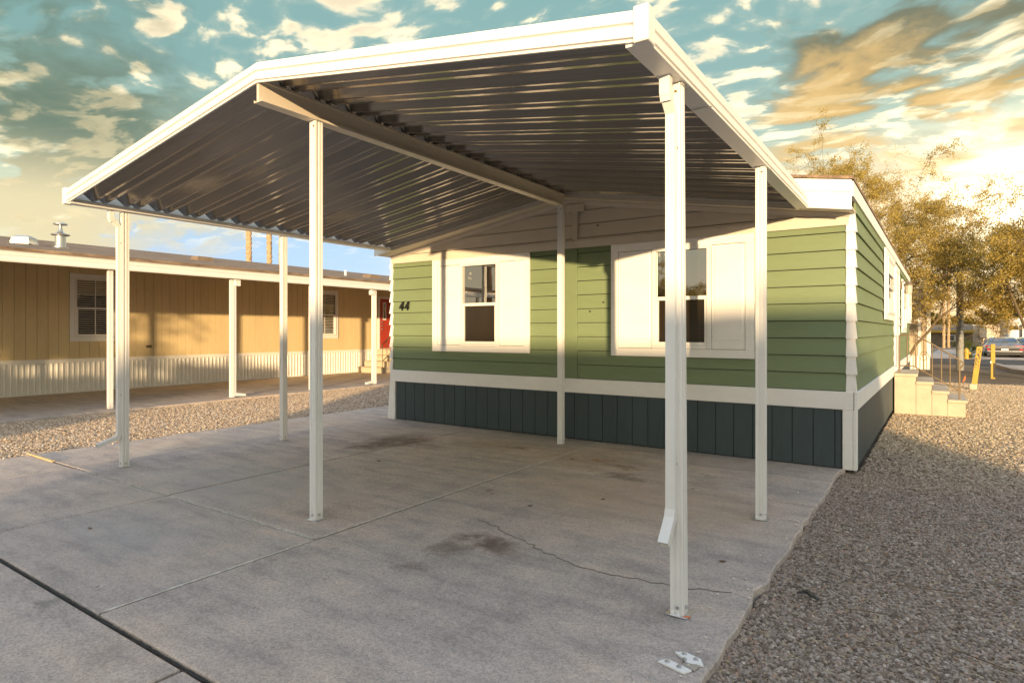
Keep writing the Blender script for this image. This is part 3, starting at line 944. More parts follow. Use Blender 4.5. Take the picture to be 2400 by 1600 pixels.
# side wall boards, band and skirting
LS = YEND - YW
for i in range(11):
    z0 = Z0 + i * EXPO
    z1 = min(z0 + EXPO - 0.001, 2.775)
    cuts = [0.0, 2.44 if i % 2 else 4.1, 7.3 if i % 2 else 8.9, LS]
    for a, b in zip(cuts[:-1], cuts[1:]):
        lap(FS, a + 0.02, b - 0.002, z0, z1, 'green_siding')
MB(FS).box(-0.03, LS, 0.004, 0.036, 0.606, 0.788, 0.004).build('band_board', 'white_paint', home)
MB(FS).box(-0.02, LS, -0.02, 0.006, 0.008, 0.612).build('skirting_backing', 'slate_skirt', home)
u = 0.0
while u < LS - 0.05:
    MB(FS).box(u + 0.004, min(u + pw, LS) - 0.004, 0.0, 0.020, 0.012, 0.610, 0.002).build('skirting_plank', 'slate_skirt', home)
    u += pw
MB(FS).box(-0.036, 0.07, -0.004, 0.028, 0.0, 0.606, 0.003).build('corner_board', 'white_paint', home)
# flared metal corner caps, one for each course
for i in range(11):
    z0 = Z0 + i * EXPO - 0.004
    z1 = min(z0 + EXPO + 0.010, 2.60)
    if z1 - z0 < 0.03: continue
    MB().add([(WR - 0.055, YW - 0.033, z0), (WR + 0.042, YW - 0.033, z0), (WR + 0.042, YW + 0.055, z0), (WR - 0.055, YW + 0.055, z0),
              (WR - 0.050, YW - 0.016, z1), (WR + 0.024, YW - 0.016, z1), (WR + 0.024, YW + 0.05, z1), (WR - 0.050, YW + 0.05, z1)],
             [(0, 3, 2, 1), (4, 5, 6, 7), (0, 1, 5, 4), (1, 2, 6, 5), (2, 3, 7, 6), (3, 0, 4, 7)]).build('corner_cap', 'white_paint', home)
    MB().add([(WL - 0.042, YW - 0.033, z0), (WL + 0.028, YW - 0.033, z0), (WL + 0.028, YW + 0.055, z0), (WL - 0.042, YW + 0.055, z0),
              (WL - 0.016, YW - 0.016, z1), (WL + 0.028, YW - 0.016, z1), (WL + 0.028, YW + 0.05, z1), (WL - 0.016, YW + 0.05, z1)],
             [(0, 3, 2, 1), (4, 5, 6, 7), (0, 1, 5, 4), (1, 2, 6, 5), (2, 3, 7, 6), (3, 0, 4, 7)]).build('corner_cap', 'white_paint', home)
# batten in the middle
MB(FF).box(-3.915, -3.735, 0.006, 0.030, 0.79, 2.472, 0.004).build('centre_batten', 'green_trim', home)
# windows
w1 = window(home, FF, -6.195, -4.448, 1.100, 2.470, -5.605, -5.005, 1.225, 2.345, 1.785)
w2 = window(home, FF, -3.245, -1.545, 1.098, 2.472, -2.660, -2.060, 1.245, 2.342, 1.785)
w1['label'] = 'white boarded window left of the middle post'
w2['label'] = 'white boarded window right of the middle post'
# etched marks on the upper panes
def ring(fr, cu, cz, r, t, parent, n=18, nn=0.0345):
    mb = MB(fr)
    vs = []; fs = []
    for i in range(n):
        a = 2 * math.pi * i / n
        for rr in (r, r - t):
            vs.append((cu + rr * math.cos(a), nn, cz + rr * math.sin(a)))
    for i in range(n):
        j = (i + 1) % n
        fs.append((2 * i, 2 * j, 2 * j + 1, 2 * i + 1))
    mb.add(vs, fs)
    return mb.build('etched_mark', 'plate_white', parent)
ring(FF, -2.625, 2.318, 0.010, 0.003, w2); ring(FF, -2.625, 2.298, 0.011, 0.003, w2)
ring(FF, -2.54, 2.306, 0.021, 0.003, w2)
mm = MB(FF)
for a, b in (((-2.549, 2.295), (-2.549, 2.317)), ((-2.549, 2.317), (-2.540, 2.303)), ((-2.540, 2.303), (-2.531, 2.317)), ((-2.531, 2.317), (-2.531, 2.295))):
    mm.add([(a[0] - 0.0015, 0.0345, a[1]), (a[0] + 0.0015, 0.0345, a[1]), (b[0] + 0.0015, 0.0345, b[1]), (b[0] - 0.0015, 0.0345, b[1])], [(0, 1, 2, 3)])
mm.build('etched_mark', 'plate_white', w2)
ring(FF, -5.475, 2.235, 0.017, 0.0025, w1); ring(FF, -5.475, 2.235, 0.009, 0.002, w1); ring(FF, -5.500, 2.175, 0.014, 0.0025, w1); ring(FF, -5.47, 2.16, 0.014, 0.0025, w1)
# number 44
for x0 in (-6.915, -6.800):
    mb = MB(FF)
    sk = lambda u, z: u + 0.20 * (z - 1.73)
    def bar(pts):
        n = len(pts)
        vs = [(sk(u, z), 0.024, z) for u, z in pts] + [(sk(u, z), 0.036, z) for u, z in pts]
        mb.add(vs, [tuple(range(n)), tuple(range(n, 2 * n))[::-1]] + [(i, (i + 1) % n, n + (i + 1) % n, n + i) for i in range(n)])
    bar([(x0, 1.757), (x0 + 0.098, 1.757), (x0 + 0.098, 1.780), (x0, 1.780)])
    bar([(x0 + 0.055, 1.728), (x0 + 0.083, 1.728), (x0 + 0.083, 1.862), (x0 + 0.055, 1.862)])
    bar([(x0, 1.780), (x0 + 0.030, 1.780), (x0 + 0.070, 1.862), (x0 + 0.048, 1.862)])
    mb.build('house_number', 'black_plastic', home)
# wiring cover and its loose wires under the gable
MB(FF).box(-3.79, -3.715, 0.018, 0.060, 2.585, 2.955, 0.006).build('cable_cover', 'cream_paint', home)
for s in (0, 0.022):
    MB(FF).tube([(-3.755 + s, 0.035, 2.585), (-3.752 + s, 0.042, 2.55), (-3.745 + s, 0.036, 2.515 - s)], 0.0025, 5, world=False).build('wire', 'white_metal', home)
for x, z in ((-3.36, 1.765), (-3.55, 1.655), (-3.44, 2.74)):
    MB(FF).tube([(x, 0.012, z), (x, 0.035, z)], 0.009, 8, world=False).build('screw', 'dark_metal', home)
# roof
OV = 0.33                                                   # gable overhang
YR = YW - OV
ZT = 0.28
def roof_side(xe, ye0, ye1, xe1):
    z0 = zsoff(xe) + ZT + 0.004
    zr = zsoff(RX) + ZT + 0.004
    th = 0.03
    MB().add([(RX, ye0, zr), (xe, ye0, z0), (xe1, ye1, zsoff(xe1) + ZT + 0.004), (RX, ye1, zr), (RX, ye0, zr + th), (xe, ye0, z0 + th), (xe1, ye1, zsoff(xe1) + ZT + 0.004 + th), (RX, ye1, zr + th)],
             [(0, 3, 2, 1), (4, 5, 6, 7), (0, 1, 5, 4), (1, 2, 6, 5), (2, 3, 7, 6), (3, 0, 4, 7)]).build('roof', 'shingles', home)
roof_side(-0.575, YR - 0.02, YEND + 0.1, sx(YEND) + 0.04)
roof_side(-7.15, YR - 0.02, YEND + 0.1, -7.15)
prof_low = [(0, -0.012), (0.025, -0.012), (0.022, 0.155), (0, 0.155)]
prof_up = [(0, 0.155), (0.034, 0.155), (0.034, 0.272), (0, 0.272)]
for xe in (-0.59, -7.13):
    for pr, nm in ((prof_low, 'rake_board'), (prof_up, 'rake_trim')):
        MB().sweep(pr, (0, -1, 0), (RX, YR, zsoff(RX)), (xe, YR, zsoff(xe))).build(nm, 'white_paint', home)
    # soffit
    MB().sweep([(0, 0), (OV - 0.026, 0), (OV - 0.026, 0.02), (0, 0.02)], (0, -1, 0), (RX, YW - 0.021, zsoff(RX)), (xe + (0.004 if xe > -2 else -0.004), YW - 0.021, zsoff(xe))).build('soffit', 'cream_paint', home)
    MB().sweep([(0.021, -0.055), (0.060, -0.01), (0.060, -0.001), (0.021, -0.001)], (0, -1, 0), (RX, YW, zsoff(RX)), (xe * 0.985 + RX * 0.015, YW, zsoff(xe * 0.985 + RX * 0.015))).build('cove_mould', 'cream_paint', home)
MB(FF).box(-3.885, -3.62, 0.022, 0.062, 2.94, 3.04, 0.004).build('ridge_block', 'cream_paint', home)
# eave fascia of the long wall
MB().add([(-0.612, YR, zsoff(-0.6) + 0.12), (-0.577, YR, zsoff(-0.6) + 0.12), (sx(YEND) + 0.03, YEND + 0.05, zsoff(-0.6) + 0.12), (sx(YEND) - 0.01, YEND + 0.05, zsoff(-0.6) + 0.12),
          (-0.612, YR, zsoff(-0.6) + 0.262), (-0.577, YR, zsoff(-0.6) + 0.262), (sx(YEND) + 0.03, YEND + 0.05, zsoff(-0.6) + 0.24), (sx(YEND) - 0.01, YEND + 0.05, zsoff(-0.6) + 0.24)],
         [(0, 3, 2, 1), (4, 5, 6, 7), (0, 1, 5, 4), (1, 2, 6, 5), (2, 3, 7, 6), (3, 0, 4, 7)]).build('eave_fascia', 'white_paint', home)
# windows, door and lamp on the long wall
ws = window(home, FS, 3.52, 5.70, 1.575, 2.64, 3.86, 5.36, 1.72, 2.50, 2.10, panels=False, n0=0.026)
ws['label'] = 'white trimmed window on the long sunlit wall'
window(home, FS, 8.25, 9.85, 1.37, 2.50, 8.45, 9.65, 1.50, 2.38, 1.94, panels=False, n0=0.026)
window(home, FS, 10.9, 12.5, 1.60, 2.62, 11.1, 12.3, 1.72, 2.50, 2.10, panels=False, n0=0.026)
door = MB(FS).box(6.12, 7.02, 0.0, 0.045, 0.72, 2.50, 0.004).build('door', 'white_paint', home)
for a in ((6.02, 6.12, 0.70, 2.60), (7.02, 7.12, 0.70, 2.60)):
    MB(FS).box(a[0], a[1], 0.01, 0.055, a[2], a[3], 0.004).build('door_jamb', 'white_paint', door)
MB(FS).box(6.12, 7.02, 0.01, 0.055, 2.50, 2.60, 0.004).build('door_head', 'white_paint', door)
for z in (1.66, 1.52):
    MB(FS).tube([(6.92, 0.045, z), (6.92, 0.08, z), (6.92, 0.10, z)], [0.015, 0.015, 0.03], 10, world=False).build('door_knob', 'galvanised', door)
lamp = MB(FS).box(7.74, 7.86, 0.02, 0.06, 2.26, 2.42, 0.008).build('wall_lamp', 'iron_rail', home)
MB(FS).tube([(7.80, 0.06, 2.40), (7.80, 0.14, 2.45), (7.80, 0.17, 2.39)], 0.012, 6, world=False).build('lamp_arm', 'iron_rail', lamp)
MB().lathe(FS(7.80, 0.17, 2.16), [(0.05, 0.0), (0.065, 0.01), (0.07, 0.17), (0.075, 0.18)], 8).build('lamp_shade', 'lamp_glass', lamp)
MB().lathe(FS(7.80, 0.17, 2.335), [(0.095, 0.0), (0.085, 0.02), (0.03, 0.06), (0.012, 0.075)], 8).build('lamp_cap', 'iron_rail', lamp)

# ---- concrete steps to the side door
st = thing('entry_steps', 'sunlit concrete steps with iron handrail at the side door of the green house', 'steps', (0.0, 12.8, 0))
def stp(x0, x1, y0, y1, z0, z1, nose=0.03):
    MB().box(x0, x1, y0, y1, z0 - 0.04, z1 - 0.05, 0.008).build('step', 'stair_concrete', st)
    MB().box(x0 - 0.0, x1 + nose, y0 - 0.02, y1 + 0.02, z1 - 0.05, z1, 0.008).build('tread', 'stair_concrete', st)
YS0, YS1 = 12.62, 13.95
xs = -0.46
for x1, zt in ((-0.145, 0.665), (0.08, 0.535), (0.30, 0.39), (0.545, 0.25)):
    stp(xs, x1, YS0, YS1, 0.0, zt)
    xs = x1 + 0.001
rail = MB()
yr = YS0 + 0.12
top = [(-0.386, 1.333), (-0.22, 1.335), (-0.15, 1.325), (0.06, 1.20), (0.465, 0.915), (0.51, 0.88), (0.525, 0.845), (0.476, 0.767)]
rail.tube([(x, yr, z) for x, z in top], 0.013, 6)
rail.tube([(-0.386, yr, 0.793), (-0.185, yr, 0.796), (0.465, yr, 0.40)], 0.011, 6)
rail.build('handrail', 'iron_rail', st)
for x, z0, z1 in ((-0.386, 0.65, 1.333), (-0.27, 0.793, 1.333), (-0.15, 0.77, 1.325), (-0.03, 0.70, 1.25), (0.09, 0.625, 1.18), (0.22, 0.55, 1.09), (0.34, 0.475, 1.00), (0.47, 0.22, 0.91)):
    MB().tube([(x, yr, z0), (x, yr, z1)], 0.009 if -0.38 < x < 0.4 else 0.013, 6).build('baluster', 'iron_rail', st)
sc = [(-0.03 + 0.07 * math.cos(a) * (1 - 0.07 * a), yr, 0.96 + 0.10 * math.sin(a) * (1 - 0.07 * a)) for a in [i * 0.5 for i in range(22)]]
MB().tube(sc, 0.006, 5).build('scroll', 'iron_rail', st)

# ================================================================ the carport
cp = thing('carport', 'white metal gable carport over the driveway', 'carport', (-3.9, 4.6, 0))
XL, XR, XM, YF, YBK = -6.855, -0.972, -3.745, 2.43, 6.69
ZG = 2.622                                                  # underside of the gutters
def zL(x): return 2.672 + 0.1475 * (x - (XL + 0.06))
def zR(x): return 2.672 + (zL(XM) - 2.672) * ((XR - 0.06) - x) / ((XR - 0.06) - XM)
# roof pans: flat, tall rib, flat, small rib
PW = 0.303
prof = [(0.0, 0.0), (0.016, 0.0), (0.102, 0.068), (0.110, 0.068), (0.194, 0.0), (0.216, 0.0), (0.249, 0.031), (0.254, 0.031), (0.287, 0.0), (PW, 0.0)]
def pan_mesh(x0, x1, zf):
    mb = MB()
    cols = 14
    n = len(prof)
    for layer in (0.0, 0.0035):
        for c in range(cols + 1):
            x = x0 + (x1 - x0) * c / cols
            for y, h in prof:
                mb.v.append(Vector((x, y, zf(x) + h + layer)))
    L2 = n * (cols + 1)
    for c in range(cols):
        for j in range(n - 1):
            a = c * n + j
            mb.f.append((a, a + 1, a + n + 1, a + n))
            mb.f.append((L2 + a, L2 + a + n, L2 + a + n + 1, L2 + a + 1))
        for j in (0, n - 1):
            a = c * n + j
            mb.f.append((a, a + n, L2 + a + n, L2 + a))
    for c in (0, cols):
        for j in range(n - 1):
            a = c * n + j
            mb.f.append((a, a + 1, L2 + a + 1, L2 + a))
    return mb.mesh('roof_pan', 'roof_pan', Vector((0, 0, 0)))[0]
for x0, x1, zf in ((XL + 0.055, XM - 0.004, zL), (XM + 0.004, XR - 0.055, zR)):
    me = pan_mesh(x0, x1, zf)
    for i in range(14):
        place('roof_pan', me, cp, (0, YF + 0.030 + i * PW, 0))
# ridge cap
MB().add([(XM - 0.16, YF + 0.02, zL(XM - 0.16) + 0.064), (XM, YF + 0.02, zL(XM) + 0.075), (XM + 0.16, YF + 0.02, zR(XM + 0.16) + 0.064), (XM + 0.16, YF + 0.02, zR(XM + 0.16) + 0.068), (XM, YF + 0.02, zL(XM) + 0.079), (XM - 0.16, YF + 0.02, zL(XM - 0.16) + 0.068),
          (XM - 0.16, YBK, zL(XM - 0.16) + 0.064), (XM, YBK, zL(XM) + 0.075), (XM + 0.16, YBK, zR(XM + 0.16) + 0.064), (XM + 0.16, YBK, zR(XM + 0.16) + 0.068), (XM, YBK, zL(XM) + 0.079), (XM - 0.16, YBK, zL(XM - 0.16) + 0.068)],
         [(0, 1, 4, 5), (1, 2, 3, 4), (6, 11, 10, 7), (7, 10, 9, 8)] + [(i, (i + 1) % 6, 6 + (i + 1) % 6, 6 + i) for i in range(6)]).build('ridge_cap', 'white_metal', cp)
# front fascia, two lengths following the gable
fas = [(0.0, 0.0), (0.012, 0.0), (0.012, 0.012), (0.026, 0.016), (0.026, 0.060), (0.009, 0.063), (0.009, 0.074), (0.026, 0.079), (0.026, 0.118), (0.010, 0.123), (0.010, 0.136), (0.0, 0.136)]
for xe in (XL, XR):
    MB().sweep(fas, (0, -1, 0), (XM, YF + 0.026, 3.080), (xe, YF + 0.026, ZG)).build('front_fascia', 'white_metal', cp)
# side gutters
gut = [(0.0, 0.0), (0.0, 0.014), (0.008, 0.018), (0.008, 0.058), (-0.001, 0.061), (-0.001, 0.071), (0.008, 0.076), (0.008, 0.120), (0.0, 0.134), (-0.006, 0.134), (-0.002, 0.012), (-0.098, 0.012), (-0.098, 0.046), (-0.102, 0.046), (-0.102, 0.0)]
for xe, sg in ((XL, -1), (XR, 1)):
    MB().sweep(gut, (sg, 0, 0), (xe, YF + 0.028, ZG), (xe, YBK, ZG)).build('gutter', 'white_metal', cp)
for y in (3.35, 4.9):
    MB().box(XR - 0.1, XR + 0.012, y - 0.006, y + 0.006, ZG - 0.003, ZG - 0.001).build('gutter_seam', 'galvanised', cp)
# corner caps
for xe, sg in ((XR, 1), (XL, -1)):
    MB().box(min(xe - sg * 0.055, xe + sg * 0.014), max(xe - sg * 0.055, xe + sg * 0.014), YF - 0.006, YF + 0.075, ZG - 0.003, ZG + 0.152, 0.004).build('corner_cover', 'white_metal', cp)
# ridge beam
bm_ = [(-0.045, 0.0), (0.045, 0.0), (0.045, 0.018), (0.041, 0.018), (0.041, 0.005), (0.012, 0.005), (0.012, 0.135), (0.034, 0.135), (0.034, 0.150), (-0.034, 0.150), (-0.034, 0.135), (-0.012, 0.135), (-0.012, 0.005), (-0.041, 0.005), (-0.041, 0.018), (-0.045, 0.018)]
MB().sweep(bm_, (1, 0, 0), (XM - 0.01, YF + 0.03, 2.955), (XM - 0.01, 6.66, 2.955)).build('ridge_beam', 'beam_tan', cp)
# hanger angle where the pans meet the house
for xe in (XL + 0.05, XR - 0.05):
    zf = zL if xe < XM else zR
    MB().sweep([(0, -0.055), (0.012, -0.055), (0.012, -0.004), (0, -0.004)], (0, -1, 0), (XM, YBK - 0.005, zf(XM)), (xe, YBK - 0.005, zf(xe))).build('wall_hanger', 'beam_tan', cp)
# posts: fluted square section
def post_prof(w):
    h = w / 2
    g, d = 0.0075, 0.007
    a = 0.008
    side = [(-h, -h), (-a - g, -h), (-a - g + 0.002, -h + d), (-a + g - 0.002 + 0.0, -h + d), (-a + g, -h), (a + 0.006, -h), (a + 0.006, -h + 0.004), (a + 0.014, -h + 0.004), (a + 0.014, -h)]
    P = []
    for k in range(4):
        c, s_ = (1, 0, -1, 0)[k], (0, 1, 0, -1)[k]
        P += [(x * c - y * s_, x * s_ + y * c) for x, y in side]
    return P
def post(x, y, zt, w=0.067, mat='white_metal', parent=cp, base=True, lean=0.0):
    mb = MB()
    P = post_prof(w)
    n = len(P)
    vs = [(x + a + lean, y + b, 0.006) for a, b in P] + [(x + a, y + b, zt) for a, b in P]
    mb.add(vs, [tuple(range(n))[::-1], tuple(range(n, 2 * n))] + [(i, (i + 1) % n, n + (i + 1) % n, n + i) for i in range(n)])
    o = mb.build('post', mat, parent)
    if base:
        xb = x + lean
        MB().box(xb - 0.055, xb + 0.055, y - 0.050, y + 0.050, 0.004, 0.0095, 0.0015).build('base_plate', 'galvanised', o)
        MB().box(xb - 0.028, xb + 0.020, y - w / 2 - 0.022, y - w / 2, 0.0095, 0.013).build('base_tab', 'white_metal', o)
        MB().tube([(xb + 0.004, y - w / 2 + 0.004, 0.045), (xb + 0.004, y - w / 2 - 0.008, 0.045)], 0.008, 8).build('bolt', 'galvanised', o)
        MB().tube([(xb + w / 2 - 0.004, y, 0.045), (xb + w / 2 + 0.008, y, 0.045)], 0.008, 8).build('bolt', 'galvanised', o)
        MB().box(x - 0.045, x + 0.045, y - 0.03, y + 0.03, zt - 0.002, zt + 0.003).build('top_plate', 'galvanised', o)
        MB().tube([(x + 0.012, y - w / 2 + 0.004, zt - 0.04), (x + 0.012, y - w / 2 - 0.006, zt - 0.04)], 0.006, 8).build('bolt', 'iron_rail', o)
    return o
P_ = {}
for nm, x, y, zt in (('fl', -6.842, 2.963, ZG - 0.004), ('bl', -6.838, 4.846, ZG - 0.004), ('fm', -3.750, 2.936, 2.952), ('bm', -3.752, 6.615, 2.952), ('fr', -1.030, 2.968, ZG - 0.004), ('br', -1.016, 4.806, ZG - 0.004)):
    P_[nm] = post(x, y, zt, lean=0.018 if nm == 'fr' else 0.0)
# downspouts with elbows
def rect_path(pts, wx, wy, name, mat, parent, hollow=True):
    """rectangular pipe along points in a plane of constant x"""
    mb = MB()
    n = len(pts)
    def ringp(i, hx, hy):
        p = Vector(pts[i])
        d0 = (Vector(pts[i]) - Vector(pts[max(0, i - 1)])); d1 = (Vector(pts[min(n - 1, i + 1)]) - Vector(pts[i]))
        d = ((d0.normalized() if d0.length else Vector()) + (d1.normalized() if d1.length else Vector())).normalized()
        side = Vector((1, 0, 0)); nrm = d.cross(side).normalized()
        ca = (d0.normalized().dot(d)) if d0.length and d1.length else 1.0
        return [p + side * a * hx + nrm * b * hy / max(0.5, ca) for a, b in ((-1, -1), (1, -1), (1, 1), (-1, 1))]
    k = 0
    for hx, hy in ((wx / 2, wy / 2), (wx / 2 - 0.003, wy / 2 - 0.003)):
        for i in range(n):
            mb.v += ringp(i, hx, hy)
    for lay in (0, 1):
        o = lay * 4 * n
        for i in range(n - 1):
            for j in range(4):
                mb.f.append((o + 4 * i + j, o + 4 * i + (j + 1) % 4, o + 4 * i + 4 + (j + 1) % 4, o + 4 * i + 4 + j))
    for i in (0, n - 1):
        for j in range(4):
            mb.f.append((4 * i + j, 4 * i + (j + 1) % 4, 4 * n + 4 * i + (j + 1) % 4, 4 * n + 4 * i + j))
    return mb.build(name, mat, parent)
for nm, zk, xo in (('fr', 0.50, -0.004), ('fl', 0.325, 0.0)):
    p = wloc(P_[nm])
    px, py = {'fr': (-1.030, 2.968), 'fl': (-6.842, 2.963)}[nm]
    yf = py - 0.035 - 0.018
    ds = rect_path([(px + xo, yf - 0.075, ZG - 0.002), (px + xo, yf - 0.075, ZG - 0.085), (px + xo, yf, ZG - 0.155), (px + xo, yf, zk + 0.12), (px + xo, yf, zk)], 0.047, 0.035, 'downspout', 'white_metal', cp)
    yk = 0.105 if nm == 'fr' else 0.20
    rect_path([(px + xo, yf + 0.002, zk + 0.03), (px + xo, yf - 0.012, zk - 0.012), (px + xo, yf - yk, zk - (0.115 if nm == 'fr' else 0.07))], 0.051, 0.039, 'outlet_elbow', 'white_metal', ds)
    rect_path([(px + xo, yf - 0.075, ZG - 0.001), (px + xo, yf - 0.075, ZG - 0.075), (px + xo, yf - 0.06, ZG - 0.11)], 0.051, 0.041, 'top_elbow', 'white_metal', ds)
    for z in (0.75, 2.3):
        MB().box(px + xo + 0.0235, px + xo + 0.0255, yf + 0.005, yf + 0.03, z - 0.006, z + 0.006).build('strap', 'galvanised', ds)

# ---- bracket left on the slab edge, foreground
br = thing('anchor_bracket', 'white steel anchor plate in two bolted pieces at the edge of the driveway', 'bracket', (-0.84, 2.54, 0.0))
MB().prism([(-0.935, 2.475), (-0.815, 2.445), (-0.795, 2.485), (-0.91, 2.515)], 0.005, 0.012, 'c').build('plate', 'white_paint', br)
MB().prism([(-0.900, 2.585), (-0.865, 2.610), (-0.790, 2.590), (-0.765, 2.545), (-0.830, 2.530), (-0.855, 2.555)], 0.005, 0.013, 'c').build('plate', 'white_paint', br)
MB().prism([(-0.845, 2.50), (-0.785, 2.49), (-0.778, 2.535), (-0.835, 2.54)], 0.006, 0.011, 'c').build('web_plate', 'galvanised', br)
for x, y in ((-0.90, 2.490), (-0.845, 2.478), (-0.860, 2.590), (-0.805, 2.572), (-0.845, 2.545)):
    MB().lathe((x, y, 0.012), [(0.011, 0.0), (0.011, 0.004), (0.006, 0.005), (0.006, 0.009)], 8).build('bolt', 'galvanised', br)

# ================================================================ neighbour's house
nh = thing('mobile_home', 'tan mobile home with white ribbed skirting, red door and long awning', 'house', (-19, 8, 0))
XN = -16.15
FN = Fr((XN, 0, 0), (0, 1, 0), (1, 0, 0))
Y0N, Y1N = -3.5, 21.0
RXN, ZRN, XEN = -18.5, 3.70, -12.05
mb = MB()
mb.add([(XN - 0.012, Y0N, 0), (XN - 0.012, Y1N, 0), (XN - 0.012, Y1N, 3.1), (XN - 0.012, Y0N, 3.1), (-21.2, Y0N, 0), (-21.2, Y1N, 0), (-21.2, Y1N, 3.0), (-21.2, Y0N, 3.0)],
       [(0, 1, 2, 3), (4, 7, 6, 5), (0, 4, 5, 1), (3, 2, 6, 7), (0, 3, 7, 4), (1, 5, 6, 2)])
mb.build('wall', 'tan_siding', nh)
panel, pc = MB(FN).box(0.003, 0.200, -0.012, 0.008, 0.77, 3.10, 0.002).mesh('siding_panel', 'tan_siding', Vector((XN, 0, 0)))
y = Y0N
while y < Y1N - 0.2:
    place('siding_panel', panel, nh, (XN, y, 0)); y += 0.203
# ribbed skirting, sheets of four ribs
sk = MB(FN)
rp = [(0.0, 0.004), (0.062, 0.004), (0.070, 0.020), (0.088, 0.020), (0.096, 0.004), (0.105, 0.004)]
for r in range(4):
    for (a, b), (c, d) in zip(rp[:-1], rp[1:]):
        k = r * 0.105
        sk.add([(a + k, b, 0.0), (c + k, d, 0.0), (c + k, d, 0.70), (a + k, b, 0.70), (a + k, -0.01, 0.0), (c + k, -0.01, 0.0), (c + k, -0.01, 0.70), (a + k, -0.01, 0.70)],
               [(0, 1, 2, 3), (0, 4, 5, 1), (3, 2, 6, 7)])
skm, _ = sk.mesh('skirting_sheet', 'white_skirt', Vector((XN, 0, 0)))
y = Y0N
while y < Y1N - 0.4:
    place('skirting_sheet', skm, nh, (XN, y, 0)); y += 0.42
MB(FN).box(Y0N, Y1N, 0.0, 0.030, 0.685, 0.775, 0.004).build('skirting_cap', 'white_skirt', nh)
MB(FN).box(Y0N, Y1N, 0.0, 0.034, 0.0, 0.03, 0.003).build('skirting_track', 'white_skirt', nh)
# windows with blinds
for u0, u1, lab in ((5.84, 6.88, 'white trimmed window with blinds near the street end of the tan house'), (12.42, 13.50, 'white trimmed window with blinds near the red door')):
    w = window(nh, FN, u0, u1, 1.165, 2.73, u0 + 0.14, u1 - 0.14, 1.30, 2.58, 1.93, panels=False, blinds=True, muntin=True, n0=0.009)
    w['label'] = lab
window(nh, FN, 0.6, 1.64, 1.165, 2.73, 0.74, 1.50, 1.30, 2.58, 1.93, panels=False, blinds=True, muntin=True, n0=0.009)
# red door
dr = MB(FN).box(15.36, 16.28, 0.0, 0.040, 0.79, 2.56, 0.004).build('door', 'red_door', nh)
dr['label'] = 'red front door with a narrow window'
for a, b in ((15.28, 15.36), (16.28, 16.36)):
    MB(FN).box(a, b, 0.0, 0.048, 0.76, 2.64, 0.004).build('door_jamb', 'white_paint', dr)
MB(FN).box(15.36, 16.28, 0.0, 0.048, 2.56, 2.64, 0.004).build('door_head', 'white_paint', dr)
MB(FN).box(15.50, 15.66, 0.04, 0.050, 1.80, 2.43, 0.003).build('window_frame', 'white_paint', dr)
MB(FN).box(15.54, 15.62, 0.05, 0.053, 1.85, 2.38).build('pane', 'glass', dr)
for z in (1.72, 1.60, 1.47):
    MB(FN).tube([(15.43, 0.04, z), (15.43, 0.075, z), (15.43, 0.095, z)], [0.014, 0.014, 0.028], 8, world=False).build('door_knob', 'galvanised', dr)
MB(FN).lathe(FN(7.55, 0.03, 1.02), [(0.06, -0.03), (0.07, 0.0), (0.06, 0.03)], 10).build('hose_bib', 'iron_rail', nh)
# roof and awning
def nroof(xa, za, xb, zb, nm, mat, th=0.05):
    return MB().add([(xa, Y0N - 0.2, za), (xb, Y0N - 0.2, zb), (xb, Y1N + 0.2, zb), (xa, Y1N + 0.2, za), (xa, Y0N - 0.2, za + th), (xb, Y0N - 0.2, zb + th), (xb, Y1N + 0.2, zb + th), (xa, Y1N + 0.2, za + th)],
             [(0, 3, 2, 1), (4, 5, 6, 7), (0, 1, 5, 4), (1, 2, 6, 5), (2, 3, 7, 6), (3, 0, 4, 7)]).build(nm, mat, nh)
nrf = nroof(RXN, ZRN - 0.05, XEN + 0.06, 2.685, 'roof', 'shingles')
nroof(-21.9, 3.10, RXN, ZRN - 0.05, 'roof', 'shingles')
nroof(XN, 2.98, XEN - 0.02, 2.62, 'awning_ceiling', 'tan_siding', 0.03)
nf = [(0.0, 0.0), (0.014, 0.0), (0.026, 0.016), (0.026, 0.085), (0.014, 0.092), (0.014, 0.100), (0.026, 0.107), (0.026, 0.165), (0.012, 0.180), (0.04, 0.200), (0.04, 0.222), (0.0, 0.222)]
MB().sweep(nf, (1, 0, 0), (XEN, Y0N - 0.2, 2.50), (XEN, Y1N + 0.2, 2.50)).build('awning_fascia', 'white_metal', nh)
def aw_post(y, spout):
    o = post(-12.16, y, 2.50, 0.075, 'white_metal', nh, base=False)
    MB().box(-12.21, -12.11, y - 0.05, y + 0.05, 0.0, 0.006).build('base_plate', 'galvanised', o)
    if spout:
        s_ = spout
        ds = MB().box(-12.19, -12.13, min(y + s_ * 0.038, y + s_ * 0.085), max(y + s_ * 0.038, y + s_ * 0.085), 0.10, 2.36, 0.004).build('downspout', 'white_metal', o)
        MB().box(-12.195, -12.10, min(y + s_ * 0.04, y + s_ * 0.17), max(y + s_ * 0.04, y + s_ * 0.17), 2.36, 2.50, 0.006).build('top_elbow', 'white_metal', o)
        MB().hexa([(-12.195, y + s_ * 0.038, 0.03), (-12.125, y + s_ * 0.038, 0.03), (-12.125, y + s_ * 0.30, 0.008), (-12.195, y + s_ * 0.30, 0.008),
                   (-12.195, y + s_ * 0.038, 0.10), (-12.125, y + s_ * 0.038, 0.10), (-12.125, y + s_ * 0.30, 0.055), (-12.195, y + s_ * 0.30, 0.055)]).build('outlet_elbow', 'white_metal', o)
for y, sp in ((-1.9, 0), (0.4, 0), (2.72, 0), (5.03, 0), (7.36, 1), (9.37, 0), (11.40, -1), (13.7, 0), (16.0, 0)):
    aw_post(y, sp)
